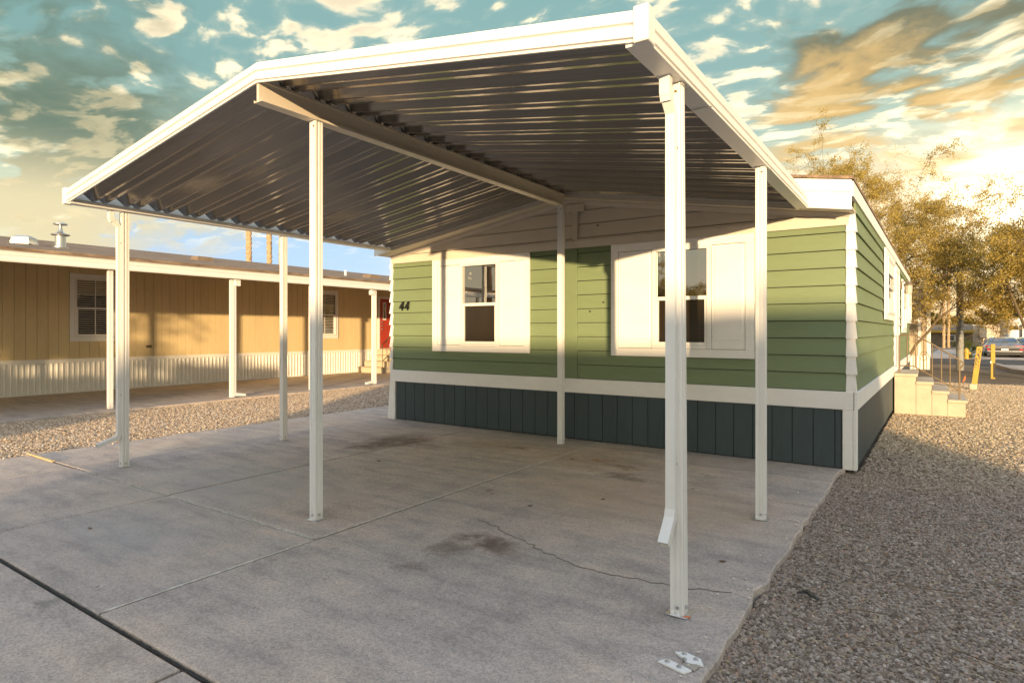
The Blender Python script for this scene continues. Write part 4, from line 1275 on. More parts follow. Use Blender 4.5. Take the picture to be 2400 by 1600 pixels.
# roof fittings
def nz(x): return 2.735 + (ZRN - 2.735) * (XEN + 0.06 - x) / (XEN + 0.06 - RXN)
fl = MB().lathe((-14.2, 4.985, nz(-14.2) - 0.02), [(0.15, 0.0), (0.15, 0.02), (0.095, 0.03), (0.09, 0.24), (0.155, 0.255), (0.16, 0.27), (0.075, 0.30), (0.045, 0.33), (0.03, 0.40), (0.03, 0.455), (0.12, 0.465), (0.115, 0.49), (0.05, 0.51)], 20).build('flue_cap', 'galvanised', nh, True)
MB().lathe((-14.2, 4.40, nz(-14.2) - 0.04), [(0.20, 0.0), (0.22, 0.03), (0.22, 0.08), (0.20, 0.15), (0.12, 0.19)], 4).build('roof_vent', 'galvanised', nh)
for y, x in ((8.05, -14.6), (12.70, -13.7)):
    MB().hexa([(x - 0.2, y - 0.2, nz(x) - 0.02), (x + 0.2, y - 0.2, nz(x) - 0.06), (x + 0.2, y + 0.2, nz(x) - 0.06), (x - 0.2, y + 0.2, nz(x) - 0.02),
               (x - 0.15, y - 0.15, nz(x) + 0.10), (x + 0.17, y - 0.17, nz(x) + 0.08), (x + 0.17, y + 0.17, nz(x) + 0.08), (x - 0.15, y + 0.15, nz(x) + 0.10)]).build('roof_vent', 'brown_roof', nh)
MB().tube([(-13.6, 11.65, nz(-13.6) - 0.05), (-13.6, 11.65, nz(-13.6) + 0.15)], 0.035, 8).build('plumbing_vent', 'white_metal', nh)
# steps to the red door
ns = thing('entry_steps', 'pale concrete steps with iron handrail below the red door', 'steps', (-15.5, 15.2, 0))
for i, (y0, zt) in enumerate(((14.30, 0.19), (14.60, 0.38), (14.90, 0.57), (15.20, 0.76))):
    y1 = (14.60, 14.90, 15.20, 16.5)[i]
    MB().box(XN + 0.04, -14.95, y0, y1 - 0.001, 0.0, zt - 0.04, 0.006).build('step', 'stair_concrete', ns)
    MB().box(XN + 0.04, -14.93, y0 - 0.02, y1 - 0.021, zt - 0.04, zt, 0.006).build('tread', 'stair_concrete', ns)
nr = MB()
nr.tube([(-15.0, 14.36, 0.86), (-15.0, 14.42, 0.95), (-15.0, 15.25, 1.62), (-15.0, 16.45, 1.62)], 0.018, 6)
nr.tube([(-15.0, 14.45, 0.42), (-15.0, 15.25, 0.98), (-15.0, 16.45, 0.98)], 0.014, 6)
nr.build('handrail', 'iron_rail', ns)
for y in (14.42, 14.62, 14.82, 15.02, 15.25, 15.45, 15.65, 15.85, 16.05, 16.25, 16.45):
    t = min(1, (y - 14.42) / 0.83)
    MB().tube([(-15.0, y, 0.42 + 0.56 * t if y not in (14.42, 15.25, 16.45) else 0.1 + 0.6 * t), (-15.0, y, 0.95 + 0.67 * t)], 0.010, 6).build('baluster', 'iron_rail', ns)

# ================================================================ vegetation
def quads(P, U, V, name, mat):
    """many small leaf quads from centre, half-length and half-width arrays"""
    n = len(P)
    vs = np.empty((n, 4, 3), np.float32)
    vs[:, 0] = P - U; vs[:, 1] = P + V; vs[:, 2] = P + U; vs[:, 3] = P - V
    me = bpy.data.meshes.new(name)
    me.vertices.add(4 * n)
    me.vertices.foreach_set('co', vs.reshape(-1))
    me.loops.add(4 * n)
    me.loops.foreach_set('vertex_index', np.arange(4 * n, dtype=np.int32))
    me.polygons.add(n)
    me.polygons.foreach_set('loop_start', np.arange(0, 4 * n, 4, dtype=np.int32))
    me.update(calc_edges=True)
    me.materials.append(MATS[mat])
    return me
def grow_tree(seed, height, spread, leaves=45, leaf=0.035, bare=0.15, levels=4, trunk_r=0.17, droop=0.05, low=0.3, diam=7.0, zmin=1.8, top_bare=0.72):
    """returns (wood MB, leaf centre/U/V arrays) around the origin"""
    r = random.Random(seed)
    nr = np.random.default_rng(seed)
    wood = MB()
    tips = []
    def rv(s): return Vector((r.gauss(0, s), r.gauss(0, s), r.gauss(0, s)))
    def branch(p, d, L, rad, lev):
        n = 5 if lev < 2 else 4
        pts = [p]; rads = [rad]
        for i in range(n):
            d = (d + rv(0.16 + 0.05 * lev) + Vector((0, 0, (0.05 if lev < 2 else -droop)))).normalized()
            d = Vector((d.x * spread, d.y * spread, d.z)).normalized()
            p = p + d * (L / n)
            pts.append(p); rads.append(rad * (1 - 0.62 * (i + 1) / n))
        wood.tube(pts, rads, 7 if lev < 2 else (5 if lev == 2 else 3), cap=False)
        if lev >= levels:
            tips.append((pts, r.random()))
            return
        kids = (3, 4, 4, 4, 3)[lev]
        for k in range(kids):
            t = 0.35 + 0.65 * (k + r.random()) / kids if lev > 0 else 0.55 + 0.45 * (k + 0.5) / kids
            i = min(n - 1, int(t * n)); q = pts[i].lerp(pts[i + 1], t * n - i) if i < n else pts[-1]
            az = r.uniform(0, 6.283)
            sd = Vector((math.cos(az), math.sin(az), r.uniform(-0.15, 0.5)))
            nd = (d * 0.75 + sd * (0.95 if lev else 0.8)).normalized()
            branch(q, nd, L * r.uniform(0.52, 0.78), max(0.004, rads[i] * 0.62), lev + 1)
        branch(pts[-1], (d + rv(0.25)).normalized(), L * 0.62, rads[-1], lev + 1)
    for k in range(3):
        a = 2.1 * k + r.uniform(0, 1)
        branch(Vector((0.12 * math.cos(a), 0.12 * math.sin(a), -0.1)), Vector((0.42 * math.cos(a), 0.42 * math.sin(a), 1)).normalized(), height * r.uniform(low, low + 0.09), trunk_r * r.uniform(0.7, 1), 0)
    # bring the whole to its measured height and spread
    zt_ = max(v.z for v in wood.v)
    ex = sorted(max(abs(v.x), abs(v.y)) for v in wood.v)
    kz = height / zt_; kx = (diam / 2) / ex[int(len(ex) * 0.97)]
    for v in wood.v:
        if v.z > 0.3:
            v.x *= kx; v.y *= kx
        v.z *= kz
    P = []
    for pts, u in tips:
        pts = [Vector((p.x * kx, p.y * kx, p.z * kz)) for p in pts]
        zt = pts[-1].z / height
        if pts[-1].z < zmin + 0.8 * (u - 0.5):
            continue
        if u < bare or (zt > top_bare and u < 0.70):
            k = int(leaves * 0.12)
        else:
            k = int(leaves * (0.6 + 0.8 * u))
        for _ in range(k):
            i = r.randrange(len(pts) - 1)
            q = pts[i].lerp(pts[i + 1], r.random())
            P.append((q.x, q.y, q.z))
    P = np.array(P, np.float32)
    P = P + nr.normal(0, 0.075, P.shape).astype(np.float32)
    U = nr.normal(0, 1, P.shape); U /= np.linalg.norm(U, axis=1)[:, None]
    W = nr.normal(0, 1, P.shape); V = np.cross(U, W); V /= np.linalg.norm(V, axis=1)[:, None]
    s = nr.uniform(0.6, 1.4, (len(P), 1)) * leaf
    return wood, P, U * s, V * s * 0.45
def tree(name, label, loc, group, seed, mat='leaf_gold', **kw):
    t = thing(name, label, 'tree', loc, group)
    wood, P, U, V = grow_tree(seed, **kw)
    me, _ = wood.mesh('trunk', 'bark', Vector((0, 0, 0)), True)
    place('trunk', me, t, loc)
    place('crown', quads(P, U, V, 'crown', mat), t, loc)
    return t
def at(px, py, Y):
    """point on the plane y = Y that the photograph shows at a pixel"""
    yaw = R_(34.15)
    a = (px - 1200) / 1430.0
    dx = -math.sin(yaw) + a * math.cos(yaw); dy = math.cos(yaw) + a * math.sin(yaw)
    t = Y / dy
    return Vector((dx * t, Y, 1.4 + (776 - py) / 1430.0 * t))
GT = 'desert trees beyond the green house'
t1 = tree('mesquite_tree', 'broad golden desert tree overhanging the far end of the yard', (2.95, 24.3, -0.1), GT, 11, height=7.2, diam=9.0, spread=1.2, leaves=120, leaf=0.031, trunk_r=0.08, bare=0.10, droop=0.12, low=0.34, zmin=1.75, top_bare=0.66)
t2 = tree('mesquite_tree', 'tall thin desert tree rising behind the roof of the green house', (-2.3, 27.5, -0.1), GT, 23, height=10.6, diam=8.0, spread=1.15, leaves=95, leaf=0.031, trunk_r=0.10, bare=0.2, low=0.34, zmin=2.3, top_bare=0.70)
t3 = tree('mesquite_tree', 'sparse desert tree between the green house and the road', (-0.95, 26.5, -0.1), GT, 37, height=8.2, diam=6.5, spread=1.15, leaves=58, leaf=0.030, trunk_r=0.075, bare=0.25, low=0.34, zmin=1.8, top_bare=0.62)

def palm(loc, h, r0, label, group, seed, lean=0.0):
    r = random.Random(seed)
    t = thing('palm_tree', label, 'palm', loc, group)
    mb = MB()
    L = Vector(loc)
    n = int(h / 0.16); m = 12
    for i in range(n + 1):
        z = h * i / n
        rr = r0 * (1.12 if i % 2 else 0.93)
        for j in range(m):
            a = 2 * math.pi * (j + 0.5 * (i % 2)) / m
            q = rr * r.uniform(0.90, 1.12)
            mb.v.append(L + Vector((lean * z / h + q * math.cos(a), q * math.sin(a), z)))
    for i in range(n):
        for j in range(m):
            mb.f.append((i * m + j, i * m + (j + 1) % m, (i + 1) * m + (j + 1) % m, (i + 1) * m + j))
    mb.build('trunk', 'palm_bark', t)
    fr = MB()
    top = L + Vector((lean, 0, h))
    for k in range(34):
        az = r.uniform(0, 6.283); el = r.uniform(-0.9, 1.1)
        d = Vector((math.cos(az) * math.cos(el), math.sin(az) * math.cos(el), math.sin(el)))
        b = top + d * 1.1
        sd = d.cross(Vector((0, 0, 1))).normalized()
        fr.tube([top, b], 0.02, 3)
        for q in range(9):
            w = (q - 4) / 4
            e = b + (d * (0.9 - 0.25 * abs(w)) + sd * w * 0.85 + Vector((0, 0, -0.35 * abs(w)))) * 0.9
            k0 = len(fr.v)
            fr.v += [b + sd * 0.02, b - sd * 0.02, e]
            fr.f.append((k0, k0 + 1, k0 + 2))
    fr.build('crown', 'leaf_palm', t)
    return t
for px, sd, lab, rr in ((584, 3, 'leftmost of three palm trunks behind the tan house', 0.185), (632, 5, 'middle of three palm trunks behind the tan house', 0.17), (656, 8, 'rightmost palm trunk behind the tan house, beside the rear left post', 0.14)):
    yaw = R_(34.15); D = 42.0 if px < 650 else 46.0
    p = Vector((-math.sin(yaw), math.cos(yaw), 0)) * D + Vector((math.cos(yaw), math.sin(yaw), 0)) * (px - 1200) / 1430 * D
    palm((p.x, p.y, -0.1), 14.5 + sd * 0.2, rr, lab, 'palms behind the tan house', sd, 0.25 if px > 650 else -0.1)
for px, Y, lab in ((2212, 66.0, 'left of two far palm trunks across the road'), (2223, 68.0, 'right of two far palm trunks across the road')):
    p = at(px, 800, Y)
    palm((p.x, Y, -0.1), 9.0, 0.11, lab, 'far palms across the road', int(px))

# low fan palm by the road
p = at(2262, 836, 41.5)
sp = thing('fan_palm', 'low dark fan palm clump beside the hydrant', 'shrub', (p.x, 41.6, -0.1))
fr = MB()
r = random.Random(4)
for k in range(46):
    az = r.uniform(0, 6.283); el = r.uniform(0.1, 1.4)
    d = Vector((math.cos(az) * math.cos(el), math.sin(az) * math.cos(el), math.sin(el)))
    o = Vector((p.x + r.uniform(-0.25, 0.25), 41.6 + r.uniform(-0.25, 0.25), -0.05))
    b = o + d * r.uniform(0.45, 0.75)
    sd = d.cross(Vector((0, 0, 1))).normalized()
    fr.tube([o, b], 0.012, 3)
    for q in range(9):
        w = (q - 4) / 4
        e = b + (d * (0.75 - 0.2 * abs(w)) + sd * w * 0.7 + Vector((0, 0, -0.1 * abs(w)))) * 0.75
        k0 = len(fr.v)
        fr.v += [b + sd * 0.02, b - sd * 0.02, e + Vector((0, 0, -0.05))]
        fr.f.append((k0, k0 + 1, k0 + 2))
fr.build('fronds', 'leaf_palm', sp)

# ================================================================ things along the far road
# grey pole
p = at(2250, 862, 29.0)
tag(MB().tube([(p.x, 29.0, -0.1), (p.x, 29.0, 2.0), (p.x, 29.0, 3.6)], [0.125, 0.118, 0.11], 14).build('utility_pole', 'grey_pole'), 'plain grey pole standing at the roadside under the golden tree', 'pole')
# hydrant
p = at(2264, 837, 41.0)
hy = thing('fire_hydrant', 'yellow fire hydrant beside the grey pole', 'hydrant', (p.x, 40.7, -0.1))
MB().lathe((p.x, 40.7, -0.1), [(0.16, 0), (0.16, 0.05), (0.11, 0.06), (0.11, 0.36), (0.15, 0.37), (0.15, 0.41), (0.12, 0.43), (0.11, 0.50), (0.06, 0.57), (0.03, 0.58), (0.03, 0.62)], 12).build('barrel', 'yellow_paint_and_sun', hy)
MB().tube([(p.x - 0.20, 40.7, 0.22), (p.x + 0.20, 40.7, 0.22)], 0.06, 10).build('nozzle', 'yellow_paint_and_sun', hy)
MB().tube([(p.x, 40.48, 0.18), (p.x, 40.7, 0.18)], 0.075, 10).build('nozzle', 'yellow_paint_and_sun', hy)
# leaning marker
b0 = at(2281, 908, 18.9); b1 = at(2296, 812, 18.9)
mk = thing('marker_post', 'leaning yellow printed marker post at the edge of the gravel', 'marker', (b0.x, 18.9, -0.1))
h = 0.055
MB().hexa([(b0.x - h, 18.88, -0.1), (b0.x + h, 18.88, -0.1), (b0.x + h, 18.90, -0.1), (b0.x - h, 18.90, -0.1),
           (b1.x - h, 18.88, b1.z), (b1.x + h, 18.88, b1.z), (b1.x + h, 18.90, b1.z), (b1.x - h, 18.90, b1.z)]).build('blade', 'yellow_paint_and_sun', mk)
c0 = b0.lerp(b1, 0.50); c1 = b0.lerp(b1, 0.95)
MB().hexa([(c0.x - h * .75, 18.877, c0.z), (c0.x + h * .75, 18.877, c0.z), (c0.x + h * .75, 18.8785, c0.z), (c0.x - h * .75, 18.8785, c0.z),
           (c1.x - h * .75, 18.877, c1.z), (c1.x + h * .75, 18.877, c1.z), (c1.x + h * .75, 18.8785, c1.z), (c1.x - h * .75, 18.8785, c1.z)]).build('print', 'marker_print', mk)
MB().box(b0.x - 0.09, b0.x + 0.07, 18.8, 18.98, -0.1, 0.10, 0.02).build('footing', 'stair_concrete', mk)
# yellow and black post
b0 = at(2327, 883, 24.4); b1 = at(2331, 806, 24.4)
yp = thing('marker_post', 'upright yellow post with a dark lower side near the pale driveway', 'marker', (b0.x, 24.4, -0.1))
MB().box(b0.x - 0.055, b0.x + 0.055, 24.35, 24.42, -0.1, b1.z, 0.008).build('post', 'yellow_paint_and_sun', yp)
MB().box(b0.x + 0.005, b0.x + 0.058, 24.345, 24.3495, -0.05, b1.z * 0.40).build('stripe', 'black_plastic', yp)
MB().box(b0.x - 0.07, b0.x - 0.03, 24.33, 24.349, b1.z * 0.40, b1.z * 0.46).build('clamp', 'galvanised', yp)
# orange flag
p = at(2259, 878, 20.5)
fg = thing('marker_flag', 'small orange marker flag in the dirt beyond the steps', 'flag', (p.x, 20.5, -0.1))
MB().tube([(p.x, 20.5, -0.1), (p.x + 0.03, 20.5, 0.22)], 0.004, 5).build('wire', 'galvanised', fg)
MB().prism([(p.x - 0.03, 0.02), (p.x + 0.035, 0.09), (p.x + 0.04, 0.20), (p.x + 0.01, 0.17)], 20.495, 20.503, 'b').build('flag', 'orange_paint', fg)

# ---- sedans seen from behind
def sedan(loc, paint, label, wd=1.80, ht=1.13, ln=4.4):
    t = thing('parked_car', label, 'car', loc, 'cars parked beyond the road')
    x, y, z = loc
    H = ht; W = wd / 2
    # stations along the length: (y, roof z, belt z, belt half width, roof half width, floor z)
    stn = [(0.0, 0.66, 0.60, 0.86, 0.80, 0.30), (0.10, 0.76, 0.62, 0.94, 0.84, 0.24), (0.35, 0.80, 0.64, 0.98, 0.84, 0.20), (0.62, 0.86, 0.66, 1.0, 0.80, 0.20),
           (1.15, 1.06, 0.68, 1.0, 0.72, 0.20), (1.75, 1.13, 0.68, 1.0, 0.70, 0.20), (2.4, 1.10, 0.67, 1.0, 0.71, 0.20), (3.1, 0.80, 0.64, 0.99, 0.80, 0.20), (4.0, 0.70, 0.58, 0.95, 0.82, 0.22), (4.4, 0.52, 0.48, 0.82, 0.75, 0.28)]
    mb = MB(); m = 12
    k = H / 1.13
    for sy, zr, zb, wb, wr, zf in stn:
        pr = [(-wb * 0.90, zf), (-wb, zf + 0.10), (-wb, zb - 0.06), (-wb * 0.965, zb), (-wr, zr - 0.05 if zr - zb > 0.1 else zb + 0.6 * (zr - zb)), (-wr * 0.8, zr), (wr * 0.8, zr), (wr, zr - 0.05 if zr - zb > 0.1 else zb + 0.6 * (zr - zb)), (wb * 0.965, zb), (wb, zb - 0.06), (wb, zf + 0.10), (wb * 0.90, zf)]
        mb.v += [Vector((x + a * W, y + sy, z + c * k)) for a, c in pr]
    for i in range(len(stn) - 1):
        for j in range(m):
            mb.f.append((i * m + j, i * m + (j + 1) % m, (i + 1) * m + (j + 1) % m, (i + 1) * m + j))
    mb.f += [tuple(range(m))[::-1], tuple(range((len(stn) - 1) * m, len(stn) * m))]
    mb.build('body', paint, t, True)
    def P(a, sy, c): return (x + a * W, y + sy, z + c * k)
    MB().add([P(-0.70, 0.70, 0.892), P(0.70, 0.70, 0.892), P(0.60, 1.14, 1.062), P(-0.60, 1.14, 1.062), P(-0.70, 0.69, 0.899), P(0.70, 0.69, 0.899), P(0.60, 1.13, 1.070), P(-0.60, 1.13, 1.070)],
             [(0, 3, 2, 1), (4, 5, 6, 7), (0, 1, 5, 4), (1, 2, 6, 5), (2, 3, 7, 6), (3, 0, 4, 7)]).build('rear_window', 'glass', t)
    for s in (-1, 1):
        MB().add([P(s * 0.955, 0.95, 0.70), P(s * 0.955, 2.75, 0.69), P(s * 0.765, 2.30, 1.04), P(s * 0.775, 1.35, 1.04), P(s * 0.985, 0.95, 0.70), P(s * 0.985, 2.75, 0.69), P(s * 0.80, 2.30, 1.05), P(s * 0.81, 1.35, 1.05)],
                 [(0, 3, 2, 1), (4, 5, 6, 7), (0, 1, 5, 4), (1, 2, 6, 5), (2, 3, 7, 6), (3, 0, 4, 7)]).build('side_window', 'glass', t)
        MB().add([P(s * 0.95, 0.02, 0.66), P(s * 0.48, -0.015, 0.685), P(s * 0.50, -0.015, 0.64), P(s * 0.97, 0.02, 0.585), P(s * 0.95, 0.08, 0.66), P(s * 0.48, 0.08, 0.685), P(s * 0.50, 0.08, 0.64), P(s * 0.97, 0.10, 0.585)],
                 [(0, 3, 2, 1), (4, 5, 6, 7), (0, 1, 5, 4), (1, 2, 6, 5), (2, 3, 7, 6), (3, 0, 4, 7)]).build('tail_light', 'tail_red', t)
        MB().box(*sorted((x + s * 0.70 * W, x + s * 0.88 * W)), y - 0.012, y + 0.05, z + 0.40 * k, z + 0.50 * k, 0.004).build('reflector', 'tail_red', t)
        for sy in (0.85, 3.55):
            wh = MB().tube([(x + s * W * 0.80, y + sy, z + 0.29), (x + s * W * 0.84, y + sy, z + 0.29), (x + s * W * 0.99, y + sy, z + 0.29), (x + s * W * 1.0, y + sy, z + 0.29)], [0.27, 0.29, 0.29, 0.26], 18).build('wheel', 'rubber', t)
            MB().tube([(x + s * W * 0.98, y + sy, z + 0.29), (x + s * W * 1.012, y + sy, z + 0.29)], [0.19, 0.17], 12).build('rim', 'galvanised', wh)
        MB().box(*sorted((x + s * W * 1.0, x + s * W * 1.10)), y + 2.55, y + 2.62, z + 0.70 * k, z + 0.80 * k, 0.015).build('mirror', paint, t)
    MB().box(x - 0.72 * W, x + 0.72 * W, y - 0.018, y + 0.04, z + 0.395 * k, z + 0.52 * k, 0.008).build('bumper_insert', 'black_plastic', t)
    MB().box(x - 0.86 * W, x + 0.86 * W, y - 0.04, y + 0.05, z + 0.325 * k, z + 0.365 * k, 0.01).build('bumper_trim', 'galvanised', t)
    MB().box(x - 0.80 * W, x + 0.80 * W, y - 0.01, y + 0.06, z + 0.14 * k, z + 0.32 * k, 0.01).build('diffuser', 'black_plastic', t)
    MB().box(x - 0.16, x + 0.16, y - 0.024, y - 0.016, z + 0.415 * k, z + 0.50 * k, 0.003).build('number_plate', 'plate_white', t)
    return t
pc = at(2355, 834, 43.6)
sedan((pc.x, 43.6, -0.07), 'car_silver', 'silver sedan seen from behind on the pad across the road')
p2 = at(2432, 834, 43.9)
sedan((p2.x, 43.9, -0.07), 'car_dark', 'dark sedan cut by the right edge of the picture')

# ---- far vehicles and buildings
a0 = at(2278, 816, 74.0); a1 = at(2362, 760, 74.0)
tr = thing('travel_trailer', 'beige travel trailer parked beyond the silver sedan', 'trailer', ((a0.x + a1.x) / 2, 76, -0.1))
MB().box(a0.x, a1.x, 74.0, 80.0, 0.22, a1.z, 0.06).build('body', 'rv_beige', tr)
MB().box(a0.x, a1.x, 74.05, 79.9, -0.1, 0.22).build('skirt', 'rv_beige', tr)
MB().box(a0.x + 0.55, a1.x - 0.25, 73.55, 73.998, 0.75, a1.z - 0.22, 0.04).build('slide_out', 'rv_beige', tr)
MB().box(a0.x, a1.x, 73.97, 73.998, 0.62, 0.70).build('trim_strip', 'beam_tan', tr)
for x in (a1.x - 0.15, a1.x - 0.35):
    MB().tube([(x, 73.93, 0.3), (x, 73.93, a1.z)], 0.03, 6).build('ladder_rail', 'galvanised', tr)
a0 = at(2363, 816, 62.0); a1 = at(2440, 752, 62.0)
mh = thing('motorhome', 'white motorhome with a dark rear window behind the silver sedan', 'motorhome', ((a0.x + a1.x) / 2, 64, -0.1))
MB().box(a0.x, a1.x, 62.0, 69.0, 0.15, a1.z + 0.25, 0.10).build('body', 'rv_white', mh)
w0 = at(2366, 773, 62.0); w1_ = at(2387, 763, 62.0)
MB().box(w0.x, w1_.x, 61.97, 61.998, w0.z, w1_.z, 0.01).build('rear_window', 'glass', mh)
for x in (at(2391, 780, 62).x, at(2395, 780, 62).x):
    MB().tube([(x, 61.93, 0.5), (x, 61.93, 1.9)], 0.03, 6).build('ladder_rail', 'dark_metal', mh)
for x in (a0.x + 0.5, a1.x - 0.5):
    MB().tube([(x - 0.15, 63.5, 0.2), (x + 0.15, 63.5, 0.2)], 0.32, 14).build('wheel', 'rubber', mh)
a0 = at(2120, 812, 72.0); a1 = at(2279, 780, 72.0)
fh = thing('far_house', 'low brown house across the road, sunlight painted as a yellow band along its top', 'house', ((a0.x + a1.x) / 2, 75, -0.1))
MB().box(a0.x - 6, a1.x, 72.0, 79.0, -0.1, a1.z, 0.02).build('wall', 'brown_wall', fh)
MB().box(a0.x - 6.2, a1.x + 0.15, 71.5, 79.3, a1.z, a1.z + 0.26, 0.02).build('eave', 'yellow_paint_and_sun', fh)  # yellow colour stands in for sunlight on the wall top
MB().prism([(71.6, a1.z + 0.26), (79.2, a1.z + 0.26), (75.4, a1.z + 0.85)], a0.x - 6.2, a1.x + 0.1, 'a').build('roof', 'brown_roof', fh)
for x in (a0.x + 1.0, a0.x + 3.2):
    w = MB().box(x, x + 0.9, 71.96, 71.998, 0.45, 1.1).build('window', 'white_paint', fh)
    MB().box(x + 0.07, x + 0.83, 71.95, 71.958, 0.52, 1.03).build('pane', 'glass', w)
for k, (px, Y, s, lab) in enumerate(((2190, 82, 1.0, 'dark green shrub mass behind the left end of the far brown house'), (2240, 84, 0.9, 'dark green shrub mass behind the middle of the far brown house'), (2300, 88, 1.1, 'dark green shrub mass behind the beige trailer'), (2375, 90, 1.3, 'dark green shrub mass behind the white motorhome'))):
    p = at(px, 790, Y)
    tr_ = tree('far_tree', lab, (p.x, Y, -0.1), 'trees on the far side of the road', 60 + k, 'leaf_dark', height=3.6 * s, spread=1.4, leaves=40, leaf=0.13, trunk_r=0.12, bare=0.0, levels=3, low=0.3, diam=4.5 * s, zmin=0.3, top_bare=2)

# ---- the next house beyond the green one
nx = thing('mobile_home', 'beige house with white corner trim and grey skirting beyond the green house', 'house', (-5, 33, 0))
FB = Fr((0, 29.0, 0), (1, 0, 0), (0, -1, 0))
xr = at(2180, 850, 29.0).x
MB(FB).box(-10, xr, -9, 0.0, -0.1, 2.45).build('wall', 'beige_wall', nx)
for i in range(18):
    x1 = xr - 0.14 - i * 0.40
    MB(FB).box(x1 - 0.39, x1, 0.0, 0.02, 0.46, 2.45, 0.004).build('siding_panel', 'beige_wall', nx)
u = xr - 10
while u < xr:
    MB(FB).box(u, u + 0.075, 0.0, 0.03, -0.1, 0.44).build('skirting_slat', 'white_skirt', nx); u += 0.11
MB(FB).box(xr - 0.12, xr + 0.02, 0.0, 0.045, 0.44, 2.45, 0.006).build('corner_board', 'white_paint', nx)
MB(FB).box(xr - 0.40, xr - 0.30, 0.021, 0.045, 0.44, 2.45, 0.006).build('trim_board', 'white_paint', nx)
MB(FB).box(-10.3, xr + 0.03, -9.3, 0.20, 2.45, 2.55, 0.01).build('eave', 'white_paint', nx)
MB(FB).prism([(-9.3, 2.55), (0.22, 2.55), (-4.5, 3.3)], -10.3, xr + 0.05, 'a').build('roof', 'shingles', nx)

# ================================================================ across the street, behind the camera
def street_home(name, label, x0, x1, y0, y1, zw, zr, wall):
    t = thing(name, label, 'house', ((x0 + x1) / 2, (y0 + y1) / 2, 0), 'houses across the street')
    MB().box(x0, x1, y1, y0, -0.1, zw).build('wall', wall, t)
    ym = (y0 + y1) / 2
    MB().prism([(y1 - 0.2, zw), (y0 + 0.2, zw), (y0 + 0.2, zw + 0.08), (ym, zr), (y1 - 0.2, zw + 0.08)], x0 - 0.0, x1 + 0.0, 'a').build('roof', 'brown_roof', t)
    F = Fr((0, y0, 0), (1, 0, 0), (0, 1, 0))
    x = x0 + 0.9
    while x < x1 - 1.6:
        window(t, F, x, x + 1.1, 1.15, 2.25, x + 0.1, x + 1.0, 1.25, 2.15, 1.7, panels=False, n0=0.004)
        x += 2.7
    return t
hA = street_home('street_home', 'low home opposite the driveway with a roof cooler', 5.7, 15.14, -18.0, -20.4, 2.6, 3.50, 'beige_wall')
MB().box(12.35, 13.75, -19.6, -18.9, 3.0, 3.92, 0.03).build('roof_cooler', 'rv_white', hA)
hB = street_home('street_home', 'low home opposite the tan house with a roof vent', -9.0, 0.25, -18.0, -20.6, 2.25, 2.62, 'tan_siding')
MB().box(-1.35, 0.20, -18.9, -18.2, 2.3, 2.92, 0.02).build('porch_roof', 'brown_roof', hB)
MB().box(0.26, 1.35, -19.6, -18.25, -0.1, 2.06, 0.02).build('annex', 'tan_siding', hB)
MB().lathe((-0.50, -18.5, 2.8), [(0.12, 0), (0.12, 0.25), (0.2, 0.27), (0.16, 0.40)], 10).build('roof_vent', 'galvanised', hB)
blk = thing('block_wall', 'low block wall between the two homes across the street', 'wall', (2.9, -18.3, 0))
for r_ in range(7):
    n = 0
    x = 1.38 - (0.2 if r_ % 2 else 0)
    while x < 5.6:
        xa, xb = max(1.38, x), min(5.66, x + 0.4)
        if xb - xa > 0.05:
            MB().box(xa + 0.004, xb - 0.004, -18.4, -18.2, -0.02 + r_ * 0.2, 0.175 + r_ * 0.2).build('block', 'beige_wall', blk)
        x += 0.4
def copy_tree_at(src, label, loc, group, s, rz):
    c = thing(src.name.split('.')[0], label, 'tree', loc, group)
    c.scale = (s, s, s)
    c.rotation_euler = (0, 0, rz)
    for ch in src.children:
        k = ch.copy(); COL.objects.link(k); k.parent = c; k.location = (0, 0, 0)
    return c
GS = 'trees across the street'
copy_tree_at(t1, 'desert tree across the street opposite the tan house', (-8.7, -10.6, -0.1), GS, 0.66, 1.2)
copy_tree_at(t3, 'small desert tree in front of the home with a roof cooler', (8.7, -16.9, -0.1), GS, 0.42, 2.0)
copy_tree_at(t2, 'tall desert tree beside the home with a roof vent', (-13.5, -15.0, -0.1), GS, 0.75, 0.5)
pl = thing('utility_pole', 'brown wooden utility pole at the street edge', 'pole', (-12.4, -2.85, -0.1))
MB().tube([(-12.4, -2.85, -0.1), (-12.4, -2.85, 9.0)], [0.15, 0.11], 12).build('pole', 'wood_pole', pl)
MB().box(-13.4, -11.4, -2.95, -2.85, 8.2, 8.32).build('crossarm', 'wood_pole', pl)

# ================================================================ litter
def leaf_on(x, y, s, rz, label, mat='litter_leaf', z=0.008):
    mb = MB()
    n = 8
    c, si = math.cos(rz), math.sin(rz)
    vs = []
    for i in range(n):
        a = 2 * math.pi * i / n
        lx = s * math.cos(a); ly = 0.42 * s * math.sin(a) * (1 - 0.3 * math.cos(a))
        vs.append((x + lx * c - ly * si, y + lx * si + ly * c, z + 0.18 * s * abs(math.cos(a)) ** 2))
    vs += [(a, b, d - 0.0025) for a, b, d in vs]
    mb.add(vs, [tuple(range(n)), tuple(range(n, 2 * n))[::-1]] + [(i, (i + 1) % n, n + (i + 1) % n, n + i) for i in range(n)])
    return tag(mb.build('fallen_leaf', mat), label, 'leaf', 'dry leaves on the driveway')
leaf_on(-0.965, 2.94, 0.020, 0.2, 'orange dry leaf at the foot of the front right post', 'orange_paint')
leaf_on(-1.02, 3.78, 0.022, 0.5, 'dark dry leaf on the slab behind the front right post')
leaf_on(-2.22, 4.62, 0.020, 1.0, 'dark dry leaf near the middle of the right slab')
leaf_on(-3.18, 5.86, 0.028, 0.3, 'dark dry leaf by the long joint near the house')
leaf_on(-4.86, 4.62, 0.026, 0.1, 'dry leaf on the slab behind the middle front post')
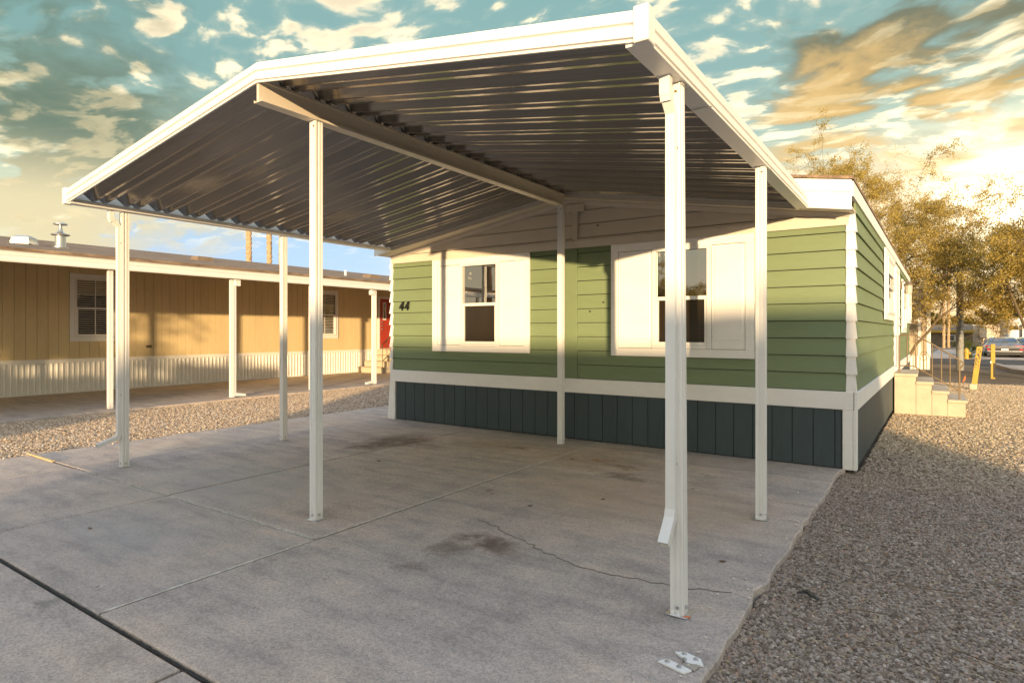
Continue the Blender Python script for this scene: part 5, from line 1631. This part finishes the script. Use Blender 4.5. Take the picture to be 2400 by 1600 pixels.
leaf_on(-2.62, 4.12, 0.020, 0.9, 'reddish dry leaf near the long joint')
leaf_on(-4.9, 1.9, 0.018, 0.4, 'small dry leaf on the left front slab')
db = MB()
r = random.Random(5)
pts = []
for k in range(9):
    t = k / 8
    db_c = Vector((-0.575 + 0.11 * t, 3.575 + 0.02 * math.sin(5 * t) + r.uniform(-.006, .006), -0.008 + 0.012 * math.sin(3.14 * t)))
    for dy, dz in ((-0.016, -0.004), (0.012, -0.006), (0.016, 0.004 + r.uniform(0, 0.006)), (-0.012, 0.006)):
        w_ = 0.5 + math.sin(3.14 * t) * r.uniform(0.5, 1.0)
        db.v.append(db_c + Vector((r.uniform(-.004, .004), dy * w_, dz * w_)))
for k in range(8):
    for j in range(4):
        db.f.append((4 * k + j, 4 * k + (j + 1) % 4, 4 * k + 4 + (j + 1) % 4, 4 * k + 4 + j))
db.f += [(3, 2, 1, 0), (32, 33, 34, 35)]
tag(db.build('rubber_scrap', 'black_plastic'), 'black rubber scrap lying on the gravel', 'scrap')
for k, (x, y, a, l) in enumerate(((0.02, 4.05, 0.1, 0.16), (-0.25, 3.55, 0.15, 0.10), (0.2, 3.3, -0.5, 0.12))):
    tag(MB().tube([(x - l * math.cos(a), y - l * math.sin(a), -0.015), (x, y, -0.010), (x + l * math.cos(a + 0.2), y + l * math.sin(a + 0.2), -0.015)], 0.003, 5).build('twig', 'bark'),
        ('longest dry twig on the foreground gravel', 'short dry twig on the gravel near the rubber scrap', 'slanting dry twig on the gravel at the right edge')[k], 'twig', 'twigs on the gravel')

# stones spilled from the gravel onto the slabs
ico = bmesh.new()
bmesh.ops.create_icosphere(ico, subdivisions=1, radius=1.0)
iv = [v.co.copy() for v in ico.verts]; if_ = [tuple(v.index for v in f.verts) for f in ico.faces]
ico.free()
r = random.Random(21)
def spill(n, fx, label):
    mb = MB()
    for _ in range(n):
        x, y = fx()
        s_ = r.uniform(0.003, 0.009)
        M = Matrix.Rotation(r.uniform(0, 6.28), 3, 'Z') @ Matrix.Diagonal((s_ * r.uniform(0.9, 1.4), s_, s_ * 0.65))
        k = len(mb.v)
        mb.v += [M @ (v * r.uniform(0.8, 1.2)) + Vector((x, y, 0.006 + s_ * 0.45)) for v in iv]
        mb.f += [tuple(i + k for i in f) for f in if_]
    tag(mb.build('spilled_stones', 'sealant'), label, 'stones', None, 'stuff')
spill(60, lambda: (-0.76 - abs(r.gauss(0, 0.10)), r.uniform(1.4, 6.9)), 'few small stones spilled along the right edge of the driveway')
spill(60, lambda: (-8.38 + abs(r.gauss(0, 0.16)), r.uniform(1.4, 11.0)), 'few small stones spilled along the left edge of the driveway')
